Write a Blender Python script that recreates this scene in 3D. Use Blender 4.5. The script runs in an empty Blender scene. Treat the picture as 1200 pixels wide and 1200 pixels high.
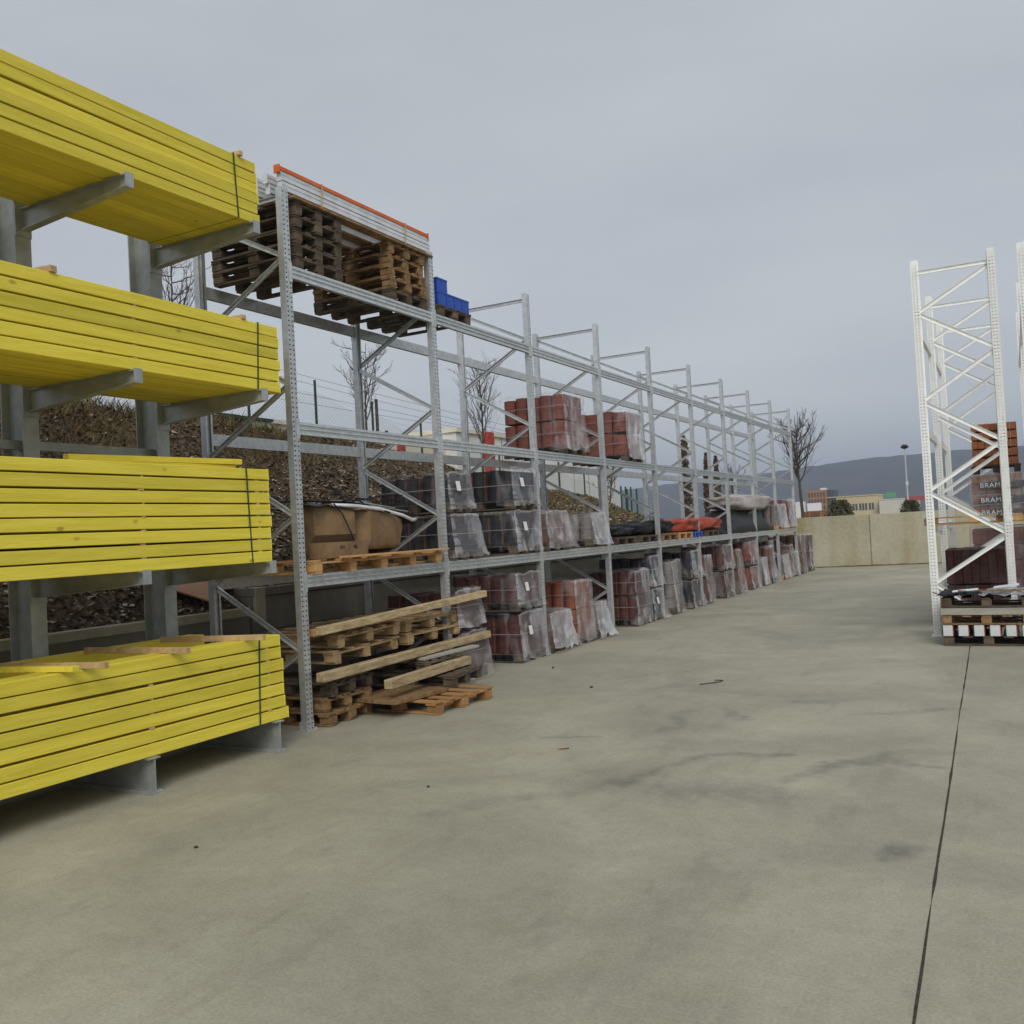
import bpy, bmesh, math, random
from mathutils import Vector, Matrix, noise
PI = math.pi
R_ = math.radians
S = bpy.context.scene
C = S.collection
rnd = random.Random(7)

# ------------------------------------------------------------------ camera
cd = bpy.data.cameras.new('camera'); cam = bpy.data.objects.new('camera', cd); C.objects.link(cam)
cd.sensor_width = 36; cd.lens = 36 * 1092.68 / 1200; cd.clip_start = .1; cd.clip_end = 8000
cx_ = Vector((0.87898443, 0.47370947, -0.05464157)); cy_ = Vector((0.05934391, 0.00502883, 0.99822493))
cz_ = Vector((0.47314339, -0.88066682, -0.02369151))
M = Matrix((cx_, cy_, cz_)).transposed().to_4x4(); M.translation = Vector((0, 0, 1.8909))
cam.matrix_world = M
S.camera = cam

# ------------------------------------------------------------------ sky, sun, exposure
SUN_EL, SUN_AZ = R_(42), R_(150)       # azimuth from +Y clockwise (towards +X)
w = bpy.data.worlds.new('World'); S.world = w; w.use_nodes = True
nt = w.node_tree; nt.nodes.clear()
out = nt.nodes.new('ShaderNodeOutputWorld'); bg = nt.nodes.new('ShaderNodeBackground')
sky = nt.nodes.new('ShaderNodeTexSky'); sky.sky_type = 'NISHITA'; sky.sun_disc = False
sky.sun_elevation = SUN_EL; sky.sun_rotation = SUN_AZ; sky.air_density = 1.6; sky.dust_density = 3.5; sky.ozone_density = 1.5
hs = nt.nodes.new('ShaderNodeHueSaturation'); hs.inputs['Saturation'].default_value = .35
tc = nt.nodes.new('ShaderNodeTexCoord'); mp = nt.nodes.new('ShaderNodeMapping'); mp.inputs['Scale'].default_value = (1.2, 1.2, 4)
nz = nt.nodes.new('ShaderNodeTexNoise'); nz.inputs['Scale'].default_value = 1.6; nz.inputs['Detail'].default_value = 5
cr = nt.nodes.new('ShaderNodeValToRGB')
cr.color_ramp.elements[0].position = .3; cr.color_ramp.elements[0].color = (3.95, 4.25, 4.68, 1)
cr.color_ramp.elements[1].position = .75; cr.color_ramp.elements[1].color = (5.1, 5.33, 5.62, 1)
mx = nt.nodes.new('ShaderNodeMix'); mx.data_type = 'RGBA'; mx.inputs[0].default_value = .82
nt.links.new(tc.outputs['Generated'], mp.inputs[0]); nt.links.new(mp.outputs[0], nz.inputs['Vector'])
nt.links.new(nz.outputs['Fac'], cr.inputs[0]); nt.links.new(sky.outputs[0], hs.inputs['Color'])
nt.links.new(hs.outputs[0], mx.inputs[6]); nt.links.new(cr.outputs[0], mx.inputs[7])
sx = nt.nodes.new('ShaderNodeSeparateXYZ'); nt.links.new(tc.outputs['Generated'], sx.inputs[0])
hr = nt.nodes.new('ShaderNodeMapRange'); hr.inputs[1].default_value = 0; hr.inputs[2].default_value = .45; hr.inputs[3].default_value = 1.2; hr.inputs[4].default_value = 1.0
nt.links.new(sx.outputs['Z'], hr.inputs[0])
vm = nt.nodes.new('ShaderNodeVectorMath'); vm.operation = 'SCALE'; nt.links.new(mx.outputs[2], vm.inputs[0]); nt.links.new(hr.outputs[0], vm.inputs['Scale'])
nt.links.new(vm.outputs[0], bg.inputs[0]); bg.inputs[1].default_value = .1
nt.links.new(bg.outputs[0], out.inputs[0])

sl = bpy.data.lights.new('sun', 'SUN'); sl.energy = 1.5; sl.angle = R_(30); sl.color = (1, .96, .9)
so = bpy.data.objects.new('sun', sl); C.objects.link(so)
sd = Vector((math.sin(SUN_AZ) * math.cos(SUN_EL), math.cos(SUN_AZ) * math.cos(SUN_EL), math.sin(SUN_EL)))
so.rotation_euler = sd.to_track_quat('Z', 'Y').to_euler(); so.location = (0, 0, 30)

S.view_settings.view_transform = 'Standard'; S.view_settings.look = 'None'
S.view_settings.exposure = .24; S.view_settings.gamma = 1; S.view_settings.use_curve_mapping = False
S.cycles.max_bounces = 6; S.cycles.transparent_max_bounces = 24; S.cycles.volume_bounces = 0
S.cycles.use_denoising = True

# ------------------------------------------------------------------ materials
def node(nt, t, **kw):
    n = nt.nodes.new(t)
    for k, v in kw.items(): setattr(n, k, v)
    return n

def mat(name, a, b=None, rough=.7, metal=0, scale=8, detail=6, bump=0, bscale=None, stretch=(1, 1, 1), coord='Object', lo=.35, hi=.65,
        spec=.3, randv=0):
    """two-tone noise material; randv: value change from object to object"""
    m = bpy.data.materials.new(name); m.use_nodes = True; nt = m.node_tree
    p = nt.nodes['Principled BSDF']; L = nt.links.new
    p.inputs['Roughness'].default_value = rough; p.inputs['Metallic'].default_value = metal
    p.inputs['Specular IOR Level'].default_value = spec
    tc = node(nt, 'ShaderNodeTexCoord'); mp = node(nt, 'ShaderNodeMapping'); mp.inputs['Scale'].default_value = stretch
    src = tc.outputs[coord]
    if randv and coord == 'Object':
        oi = node(nt, 'ShaderNodeObjectInfo'); ad = node(nt, 'ShaderNodeVectorMath', operation='ADD')
        sc = node(nt, 'ShaderNodeMath', operation='MULTIPLY'); sc.inputs[1].default_value = 40
        L(oi.outputs['Random'], sc.inputs[0]); L(src, ad.inputs[0]); L(sc.outputs[0], ad.inputs[1]); src = ad.outputs[0]
    L(src, mp.inputs[0])
    nz = node(nt, 'ShaderNodeTexNoise'); nz.inputs['Scale'].default_value = scale; nz.inputs['Detail'].default_value = detail
    nz.inputs['Roughness'].default_value = .62
    L(mp.outputs[0], nz.inputs['Vector'])
    cr = node(nt, 'ShaderNodeValToRGB'); e = cr.color_ramp.elements
    e[0].position = lo; e[1].position = hi; e[0].color = (*a, 1); e[1].color = (*(b or a), 1)
    L(nz.outputs['Fac'], cr.inputs[0])
    col = cr.outputs[0]
    if randv:
        h = node(nt, 'ShaderNodeHueSaturation'); mr = node(nt, 'ShaderNodeMapRange')
        mr.inputs[3].default_value = 1 - randv; mr.inputs[4].default_value = 1 + randv
        L(oi.outputs['Random'] if coord == 'Object' else node(nt, 'ShaderNodeObjectInfo').outputs['Random'], mr.inputs[0])
        L(mr.outputs[0], h.inputs['Value']); L(col, h.inputs['Color']); col = h.outputs[0]
    L(col, p.inputs['Base Color'])
    if bump:
        nb = node(nt, 'ShaderNodeTexNoise'); nb.inputs['Scale'].default_value = bscale or scale * 4; nb.inputs['Detail'].default_value = 5
        L(mp.outputs[0], nb.inputs['Vector'])
        bp = node(nt, 'ShaderNodeBump'); bp.inputs['Strength'].default_value = bump; bp.inputs['Distance'].default_value = .02
        L(nb.outputs['Fac'], bp.inputs['Height']); L(bp.outputs[0], p.inputs['Normal'])
    return m

MT = {}
MT['zinc'] = mat('galvanised_steel', (.52, .54, .54), (.68, .70, .70), rough=.38, metal=.6, scale=14, stretch=(1, 1, 1), randv=.08)
MT['zinc_overlit'] = mat('overlit_galvanised_steel', (.84, .85, .82), (.93, .94, .91), rough=.45, metal=.05, scale=12, randv=.05)  # newer zinc, with its overexposed whiteness put into the base colour
MT['zinc_dull'] = mat('dull_galvanised_steel', (.33, .35, .345), (.45, .47, .46), rough=.5, metal=.45, scale=7, randv=.06)
MT['yellow'] = mat('yellow_painted_timber', (.63, .515, .038), (.79, .66, .085), rough=.6, scale=2.6, stretch=(9, .55, 9), bump=.2, bscale=16, randv=.13, lo=.3, hi=.7)
def add_knots(m, col, scale=2.4, size=.035):
    nt = m.node_tree; L = nt.links.new; p = nt.nodes['Principled BSDF']; src = p.inputs['Base Color'].links[0].from_socket
    mp = [n for n in nt.nodes if n.type == 'MAPPING'][0]; vs = node(nt, 'ShaderNodeMapping'); vs.inputs['Scale'].default_value = (.17, 1.5, .17)
    L(mp.outputs[0], vs.inputs[0]); v = node(nt, 'ShaderNodeTexVoronoi'); v.inputs['Scale'].default_value = scale; L(vs.outputs[0], v.inputs['Vector'])
    r = node(nt, 'ShaderNodeValToRGB'); e = r.color_ramp.elements; e[0].position = size; e[1].position = size * 2.4; e[0].color = (.8, .8, .8, 1); e[1].color = (0, 0, 0, 1)
    L(v.outputs['Distance'], r.inputs[0]); q = node(nt, 'ShaderNodeMix', data_type='RGBA'); L(r.outputs[0], q.inputs[0]); L(src, q.inputs[6]); q.inputs[7].default_value = (*col, 1)
    L(q.outputs[2], p.inputs['Base Color'])
add_knots(MT['yellow'], (.36, .22, .03))
MT['yellow_end'] = mat('yellow_timber_end', (.55, .40, .05), (.72, .55, .10), rough=.7, scale=20, randv=.1)
MT['pine'] = mat('raw_pine', (.44, .29, .14), (.60, .43, .23), rough=.75, scale=3, stretch=(5, .8, 5), bump=.15, randv=.12)
MT['pallet'] = mat('pallet_wood', (.15, .085, .038), (.32, .20, .092), rough=.85, scale=4, stretch=(3, 3, 3), bump=.2, randv=.15)
MT['pallet_light'] = mat('pale_pallet_wood', (.24, .155, .07), (.46, .33, .18), rough=.85, scale=4, bump=.2, randv=.15)
MT['pallet_grey'] = mat('weathered_pallet_wood', (.062, .046, .031), (.15, .114, .078), rough=.9, scale=5, bump=.25, randv=.15)
MT['orange_wood'] = mat('fresh_pallet_wood', (.42, .22, .08), (.58, .36, .16), rough=.8, scale=4, bump=.15, randv=.12)
MT['floor_pallet'] = mat('orange_brown_pallet', (.28, .14, .05), (.42, .24, .10), rough=.85, scale=4, bump=.2, randv=.1)
MT['old_timber'] = mat('old_square_timber', (.24, .17, .085), (.55, .43, .25), rough=.85, scale=5, stretch=(4, .8, 4), bump=.35, lo=.28, hi=.62, randv=.1)
MT['strap_green'] = mat('green_strap', (.02, .07, .03), rough=.5)
MT['strap_white'] = mat('white_strap', (.26, .24, .23), rough=.5)
MT['strap_tan'] = mat('tan_strap', (.5, .38, .18), rough=.6)
MT['black'] = mat('black_plastic', (.008, .008, .010), (.026, .026, .03), rough=.5, scale=6, bump=.4, spec=.25)
MT['card'] = mat('cardboard', (.17, .108, .056), (.29, .19, .10), rough=.85, scale=4, bump=.12, detail=8)
MT['blue'] = mat('blue_plastic', (.012, .06, .36), (.02, .085, .46), rough=.45, scale=5, spec=.4)
MT['orange'] = mat('orange_paint', (.62, .12, .025), (.72, .17, .04), rough=.5, scale=6)
MT['white_paint'] = mat('white_steel', (.62, .64, .66), (.78, .8, .82), rough=.45, metal=.2, scale=5)
MT['green_paint'] = mat('dark_green_paint', (.015, .05, .03), (.025, .075, .045), rough=.5)
MT['bark'] = mat('tree_bark', (.05, .04, .03), (.12, .1, .08), rough=.9, scale=12, bump=.3)
MT['twig'] = mat('twig_bark', (.07, .055, .045), (.13, .105, .085), rough=.9, scale=12)
MT['cream'] = mat('cream_render', (.62, .58, .46), (.72, .68, .56), rough=.8, scale=.3, randv=.04)
MT['whitewall'] = mat('white_cladding', (.70, .70, .68), (.80, .80, .78), rough=.6, scale=.4)
MT['beige'] = mat('beige_render', (.60, .48, .24), (.66, .54, .30), rough=.85, scale=.2)
MT['brown_clad'] = mat('brown_cladding', (.36, .155, .02), (.46, .22, .04), rough=.7, scale=.5)
MT['dark_glass'] = mat('dark_window', (.03, .028, .028), (.05, .05, .055), rough=.15, spec=.6)
MT['brick_far'] = mat('red_brown_brick', (.22, .10, .07), (.3, .15, .1), rough=.9, scale=3)
MT['red'] = mat('red_paint', (.36, .035, .025), (.44, .05, .035), rough=.5)
MT['green_sign'] = mat('green_sign', (.08, .32, .12), rough=.6)
MT['white_sign'] = mat('white_sign', (.78, .8, .84), rough=.5)
MT['paper'] = mat('paper', (.75, .75, .72), rough=.8)
MT['plank_grey'] = mat('grey_plank', (.30, .285, .24), (.42, .40, .34), rough=.85, scale=4, stretch=(.7, 4, 4), bump=.15)
MT['leaf_brown'] = mat('brown_dry_leaves', (.075, .048, .028), (.15, .10, .06), rough=.9, scale=3)
MT['leaf_green'] = mat('dark_bush_leaves', (.035, .04, .014), (.11, .095, .04), rough=.9, scale=3)
MT['ply'] = mat('plywood_panel', (.38, .20, .115), (.46, .26, .15), rough=.7, scale=2)
MT['wrap'] = None
TC = {  # tile colours
    'anthracite': ((.008, .008, .010), (.026, .024, .027)),
    'maroon': ((.045, .015, .013), (.11, .036, .028)),
    'red': ((.15, .045, .03), (.26, .085, .055)),
    'orange': ((.20, .058, .028), (.33, .105, .05)),
    'stack': ((.24, .085, .03), (.38, .15, .06)),
    'brown': ((.10, .045, .03), (.17, .085, .06)),
    'grey': ((.16, .14, .13), (.28, .25, .24)),
}
for k, (a, b) in TC.items():
    MT['tile_' + k] = mat('roof_tiles_' + k, a, b, rough=.65, scale=5, stretch=(1, 1, 9), bump=.35, bscale=12, randv=.08)

def film_mat(name, lo, hi, col=(.52, .52, .56)):
    """stretch film: mostly see-through, crease highlights put in as whiter, denser film"""
    m = bpy.data.materials.new(name); m.use_nodes = True; nt = m.node_tree; L = nt.links.new
    p = nt.nodes['Principled BSDF']; p.inputs['Base Color'].default_value = (*col, 1); p.inputs['Roughness'].default_value = .2
    p.inputs['Specular IOR Level'].default_value = .6
    o = nt.nodes['Material Output']; tr = node(nt, 'ShaderNodeBsdfTransparent'); ms = node(nt, 'ShaderNodeMixShader')
    tc = node(nt, 'ShaderNodeTexCoord'); mp = node(nt, 'ShaderNodeMapping'); mp.inputs['Scale'].default_value = (1, 1, .5)
    mp.inputs['Rotation'].default_value = (.6, .4, .3)
    oi = node(nt, 'ShaderNodeObjectInfo'); ad = node(nt, 'ShaderNodeVectorMath', operation='ADD'); sc = node(nt, 'ShaderNodeMath', operation='MULTIPLY')
    sc.inputs[1].default_value = 30; L(oi.outputs['Random'], sc.inputs[0]); L(tc.outputs['Object'], ad.inputs[0]); L(sc.outputs[0], ad.inputs[1])
    L(ad.outputs[0], mp.inputs[0])
    nz = node(nt, 'ShaderNodeTexNoise'); nz.inputs['Scale'].default_value = 3.6; nz.inputs['Detail'].default_value = 7; nz.inputs['Distortion'].default_value = .8
    rd = node(nt, 'ShaderNodeTexNoise'); rd.noise_type = 'RIDGED_MULTIFRACTAL'; rd.inputs['Scale'].default_value = 4.5; rd.inputs['Detail'].default_value = 4
    rd.inputs['Distortion'].default_value = .5
    L(mp.outputs[0], nz.inputs['Vector']); L(mp.outputs[0], rd.inputs['Vector'])
    rm = node(nt, 'ShaderNodeMapRange'); rm.inputs[1].default_value = .5; rm.inputs[2].default_value = 1.3; rm.inputs[3].default_value = 0; rm.inputs[4].default_value = .6
    L(rd.outputs['Fac'], rm.inputs[0])
    sm_ = node(nt, 'ShaderNodeMath', operation='ADD'); L(nz.outputs['Fac'], sm_.inputs[0]); L(rm.outputs[0], sm_.inputs[1])  # crease highlights painted in as extra opacity
    mr = node(nt, 'ShaderNodeMapRange'); mr.inputs[1].default_value = .48; mr.inputs[2].default_value = .86
    mr.inputs[3].default_value = lo; mr.inputs[4].default_value = hi
    L(sm_.outputs[0], mr.inputs[0]); L(mr.outputs[0], ms.inputs[0]); L(tr.outputs[0], ms.inputs[1]); L(p.outputs[0], ms.inputs[2])
    bp = node(nt, 'ShaderNodeBump'); bp.inputs['Strength'].default_value = .8; bp.inputs['Distance'].default_value = .02
    L(rd.outputs['Fac'], bp.inputs['Height']); L(bp.outputs[0], p.inputs['Normal'])
    L(ms.outputs[0], o.inputs[0])
    return m
MT['film_clear'] = film_mat('clear_stretch_film', .01, .16, (.5, .5, .54))
MT['film_cloudy'] = film_mat('cloudy_stretch_film', .14, .82, (.66, .655, .68))
MT['film_pink'] = film_mat('pinkish_stretch_film', .18, .84, (.65, .61, .615))
MT['film_white'] = film_mat('white_stretch_film', .40, .96, (.72, .72, .74))
MT['film_mid'] = film_mat('half_clear_film', .03, .5, (.58, .58, .62))
MT['film_edge'] = film_mat('folded_film_edge_glint', .3, .8, (.68, .68, .71))  # film doubled at folds, bright edge highlights put into its whiteness

def concrete_floor():
    m = bpy.data.materials.new('yard_concrete'); m.use_nodes = True; nt = m.node_tree; L = nt.links.new
    p = nt.nodes['Principled BSDF']; p.inputs['Roughness'].default_value = .75; p.inputs['Specular IOR Level'].default_value = .3
    tc = node(nt, 'ShaderNodeTexCoord')
    def nz(scale, det, stretch=(1, 1, 1), rot=0, dist=0):
        mp = node(nt, 'ShaderNodeMapping'); mp.inputs['Scale'].default_value = stretch; mp.inputs['Rotation'].default_value = (0, 0, rot)
        n = node(nt, 'ShaderNodeTexNoise'); n.inputs['Scale'].default_value = scale; n.inputs['Detail'].default_value = det
        n.inputs['Distortion'].default_value = dist; n.inputs['Roughness'].default_value = .6
        L(tc.outputs['Object'], mp.inputs[0]); L(mp.outputs[0], n.inputs['Vector']); return n.outputs['Fac']
    def ramp(f, a, b, ca, cb):
        r = node(nt, 'ShaderNodeValToRGB'); e = r.color_ramp.elements
        e[0].position = a; e[1].position = b; e[0].color = (*ca, 1); e[1].color = (*cb, 1); L(f, r.inputs[0]); return r.outputs[0]
    def mul(a, b, fac=1):
        x = node(nt, 'ShaderNodeMix', data_type='RGBA', blend_type='MULTIPLY'); x.inputs[0].default_value = fac
        L(a, x.inputs[6]); L(b, x.inputs[7]); return x.outputs[2]
    base = ramp(nz(.45, 8, dist=.8), .34, .66, (.31, .30, .232), (.435, .415, .318))
    W = (1, 1, 1)
    c = mul(base, ramp(nz(1.1, 7, (1, 1, 1), .4, 1.2), .32, .58, (.92, .915, .915), W))
    c = mul(c, ramp(nz(.5, 5, (1.6, .3, 1), .35, .7), .60, .75, W, (.86, .855, .87)))          # long dirty streaks
    c = mul(c, ramp(nz(.6, 5, (.35, 2.2, 1), -.45, .7), .60, .74, W, (.90, .895, .90)))
    c = mul(c, ramp(nz(2.6, 10), .3, .62, (.93, .925, .91), W))
    c = mul(c, ramp(nz(13, 10, (1, 1, 1), 0, .4), .34, .62, (.93, .93, .925), (1.02, 1.02, 1.02)))
    c = mul(c, ramp(nz(5, 8, (1, .25, 1), .5), .56, .74, W, (.86, .86, .86)))
    c = mul(c, ramp(nz(60, 3), .3, .7, (.82, .82, .82), (1.09, 1.09, 1.09)))
    # scuffs and tyre marks: soft strokes along short lines, broken up by noise
    warp = node(nt, 'ShaderNodeTexNoise'); warp.inputs['Scale'].default_value = 2.2; warp.inputs['Detail'].default_value = 4; L(tc.outputs['Object'], warp.inputs['Vector'])
    ws = node(nt, 'ShaderNodeVectorMath', operation='MULTIPLY_ADD'); ws.inputs[1].default_value = (.5, .5, 0); L(warp.outputs['Color'], ws.inputs[0]); L(tc.outputs['Object'], ws.inputs[2])
    wo = node(nt, 'ShaderNodeVectorMath', operation='SUBTRACT'); wo.inputs[1].default_value = (.25, .25, 0); L(ws.outputs[0], wo.inputs[0])
    tot = None
    for ax, ay, bx, by, wd, st in [(-3.65, 5.41, -2.68, 6.49, 0.13, 0.5), (-2.68, 6.49, -2.33, 7.49, 0.1, 0.9), (-2.33, 7.49, -1.76, 7.64, 0.07, 0.8), (-1.76, 6.41, -1.45, 7.22, 0.1, 0.7), (-1.45, 7.22, -0.99, 7.82, 0.09, 1), (-0.97, 7.66, -0.58, 7.62, 0.06, 0.7), (-3.89, 7.71, -3.58, 7.9, 0.06, 0.8), (-2.67, 9.34, -2.38, 8.9, 0.06, 0.7), (-1.43, 9.38, -0.63, 9.77, 0.06, 0.6), (-0.71, 5.61, -0.59, 5.67, 0.09, 1), (-2.06, 9.9, -1.89, 9.93, 0.12, 0.7), (-2.23, 6.42, -1.64, 6.45, 0.28, 0.7), (-3.07, 9.2, -2.93, 8.27, 0.09, 0.6), (-2.78, 7.7, -2.18, 8.05, 0.2, 0.35)]:
        d = Vector((bx - ax, by - ay, 0)); sb = node(nt, 'ShaderNodeVectorMath', operation='SUBTRACT'); sb.inputs[1].default_value = (ax, ay, 0); L(wo.outputs[0], sb.inputs[0])
        dt = node(nt, 'ShaderNodeVectorMath', operation='DOT_PRODUCT'); dt.inputs[1].default_value = d / d.length_squared; L(sb.outputs[0], dt.inputs[0])
        cl = node(nt, 'ShaderNodeClamp'); L(dt.outputs['Value'], cl.inputs[0])
        sc_ = node(nt, 'ShaderNodeVectorMath', operation='SCALE'); sc_.inputs[0].default_value = d; L(cl.outputs[0], sc_.inputs['Scale'])
        ds = node(nt, 'ShaderNodeVectorMath', operation='DISTANCE'); L(sb.outputs[0], ds.inputs[0]); L(sc_.outputs[0], ds.inputs[1])
        mr = node(nt, 'ShaderNodeMapRange', interpolation_type='SMOOTHSTEP'); mr.inputs[1].default_value = wd * 1.7; mr.inputs[2].default_value = 0; mr.inputs[3].default_value = 0; mr.inputs[4].default_value = st
        L(ds.outputs['Value'], mr.inputs[0])
        if tot is None: tot = mr.outputs[0]
        else:
            mxx = node(nt, 'ShaderNodeMath', operation='MAXIMUM'); L(tot, mxx.inputs[0]); L(mr.outputs[0], mxx.inputs[1]); tot = mxx.outputs[0]
    bk = node(nt, 'ShaderNodeMapRange'); bk.inputs[1].default_value = .3; bk.inputs[2].default_value = .62; bk.inputs[3].default_value = .25; L(nz(7, 7, (1, 1, 1), 0, .3), bk.inputs[0])
    ml = node(nt, 'ShaderNodeMath', operation='MULTIPLY'); L(tot, ml.inputs[0]); L(bk.outputs[0], ml.inputs[1])
    tm = node(nt, 'ShaderNodeMix', data_type='RGBA', blend_type='MULTIPLY'); L(ml.outputs[0], tm.inputs[0]); L(c, tm.inputs[6]); tm.inputs[7].default_value = (.60, .60, .66, 1); c = tm.outputs[2]
    L(c, p.inputs['Base Color'])
    nb = nz(90, 4); bp = node(nt, 'ShaderNodeBump'); bp.inputs['Strength'].default_value = .25; bp.inputs['Distance'].default_value = .004
    L(nb, bp.inputs['Height']); L(bp.outputs[0], p.inputs['Normal'])
    return m
MT['floor'] = concrete_floor()

def concrete_wall(name, a, b, stain, panel=None):
    m = bpy.data.materials.new(name); m.use_nodes = True; nt = m.node_tree; L = nt.links.new
    p = nt.nodes['Principled BSDF']; p.inputs['Roughness'].default_value = .85; p.inputs['Specular IOR Level'].default_value = .2
    tc = node(nt, 'ShaderNodeTexCoord')
    def nzr(scale, st, lo, hi, ca, cb, det=6):
        mp = node(nt, 'ShaderNodeMapping'); mp.inputs['Scale'].default_value = st
        n = node(nt, 'ShaderNodeTexNoise'); n.inputs['Scale'].default_value = scale; n.inputs['Detail'].default_value = det
        r = node(nt, 'ShaderNodeValToRGB'); e = r.color_ramp.elements; e[0].position = lo; e[1].position = hi
        e[0].color = (*ca, 1); e[1].color = (*cb, 1)
        L(tc.outputs['Object'], mp.inputs[0]); L(mp.outputs[0], n.inputs['Vector']); L(n.outputs['Fac'], r.inputs[0]); return r.outputs[0]
    def mix(x, y, f=1, bt='MULTIPLY'):
        q = node(nt, 'ShaderNodeMix', data_type='RGBA', blend_type=bt); q.inputs[0].default_value = f; L(x, q.inputs[6]); L(y, q.inputs[7]); return q.outputs[2]
    c = nzr(.8, (1, 1, 1), .3, .7, a, b)
    c = mix(c, nzr(1.1, (1, 1, .12), .45, .72, (1, 1, 1), stain))
    c = mix(c, nzr(7, (1, 1, 1), .3, .62, (.86, .86, .85), (1, 1, 1)))
    L(c, p.inputs['Base Color'])
    n = node(nt, 'ShaderNodeTexNoise'); n.inputs['Scale'].default_value = 25; n.inputs['Detail'].default_value = 5
    L(tc.outputs['Object'], n.inputs['Vector']); bp = node(nt, 'ShaderNodeBump'); bp.inputs['Strength'].default_value = .2; bp.inputs['Distance'].default_value = .01
    L(n.outputs['Fac'], bp.inputs['Height']); L(bp.outputs[0], p.inputs['Normal'])
    return m
MT['endwall'] = concrete_wall('end_wall_concrete', (.39, .365, .265), (.475, .445, .335), (.76, .68, .50))
MT['retwall'] = concrete_wall('retaining_wall_concrete', (.17, .16, .125), (.25, .235, .19), (.7, .68, .6))

def bank_mat():
    m = bpy.data.materials.new('bank_soil'); m.use_nodes = True; nt = m.node_tree; L = nt.links.new
    p = nt.nodes['Principled BSDF']; p.inputs['Roughness'].default_value = .95; p.inputs['Specular IOR Level'].default_value = .1
    tc = node(nt, 'ShaderNodeTexCoord')
    def nzr(scale, lo, hi, ca, cb, det=8):
        n = node(nt, 'ShaderNodeTexNoise'); n.inputs['Scale'].default_value = scale; n.inputs['Detail'].default_value = det
        n.inputs['Roughness'].default_value = .7
        r = node(nt, 'ShaderNodeValToRGB'); e = r.color_ramp.elements; e[0].position = lo; e[1].position = hi
        e[0].color = (*ca, 1); e[1].color = (*cb, 1)
        L(tc.outputs['Object'], n.inputs['Vector']); L(n.outputs['Fac'], r.inputs[0]); return r.outputs[0], n.outputs['Fac']
    mul_, f1 = nzr(14, .42, .72, (.045, .033, .023), (.24, .18, .12))
    gr, f2 = nzr(9, .35, .68, (.075, .06, .022), (.21, .165, .07))
    sx = node(nt, 'ShaderNodeSeparateXYZ'); L(tc.outputs['Object'], sx.inputs[0])
    n = node(nt, 'ShaderNodeTexNoise'); n.inputs['Scale'].default_value = .9; n.inputs['Detail'].default_value = 5; L(tc.outputs['Object'], n.inputs['Vector'])
    # grass takes over along the yard (Y) and up the slope (-X)
    a = node(nt, 'ShaderNodeMath', operation='MULTIPLY_ADD'); a.inputs[1].default_value = .07; a.inputs[2].default_value = -1.05; L(sx.outputs['Y'], a.inputs[0])
    b = node(nt, 'ShaderNodeMath', operation='MULTIPLY_ADD'); b.inputs[1].default_value = -.42; b.inputs[2].default_value = -4.55; L(sx.outputs['X'], b.inputs[0])
    mxx = node(nt, 'ShaderNodeMath', operation='MAXIMUM'); L(a.outputs[0], mxx.inputs[0]); L(b.outputs[0], mxx.inputs[1])
    nn = node(nt, 'ShaderNodeMath', operation='MULTIPLY_ADD'); nn.inputs[1].default_value = 1.6; nn.inputs[2].default_value = -.8; L(n.outputs['Fac'], nn.inputs[0])
    s = node(nt, 'ShaderNodeMath', operation='ADD', use_clamp=True); L(mxx.outputs[0], s.inputs[0]); L(nn.outputs[0], s.inputs[1])
    q = node(nt, 'ShaderNodeMix', data_type='RGBA'); L(s.outputs[0], q.inputs[0]); L(mul_, q.inputs[6]); L(gr, q.inputs[7]); L(q.outputs[2], p.inputs['Base Color'])
    bp = node(nt, 'ShaderNodeBump'); bp.inputs['Strength'].default_value = .9; bp.inputs['Distance'].default_value = .06
    L(f1, bp.inputs['Height']); L(bp.outputs[0], p.inputs['Normal'])
    return m
MT['bank'] = bank_mat()
MT['chip_pale'] = mat('pale_bark_chip', (.20, .15, .095), (.44, .37, .27), rough=.9, scale=9)
MT['chip_dark'] = mat('dark_bark_chip', (.055, .038, .026), (.18, .125, .08), rough=.9, scale=3)
MT['grass_dry'] = mat('dry_grass', (.075, .05, .022), (.19, .14, .065), rough=.9, scale=2)
MT['grass_green'] = mat('green_grass', (.06, .075, .018), (.12, .13, .035), rough=.9, scale=2)
MT['hill'] = mat('wooded_hill', (.045, .042, .042), (.08, .072, .066), rough=1, scale=.02, detail=10, spec=0)
MT['land'] = mat('far_ground', (.10, .095, .05), (.16, .15, .09), rough=1, scale=.05, spec=0)

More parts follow.
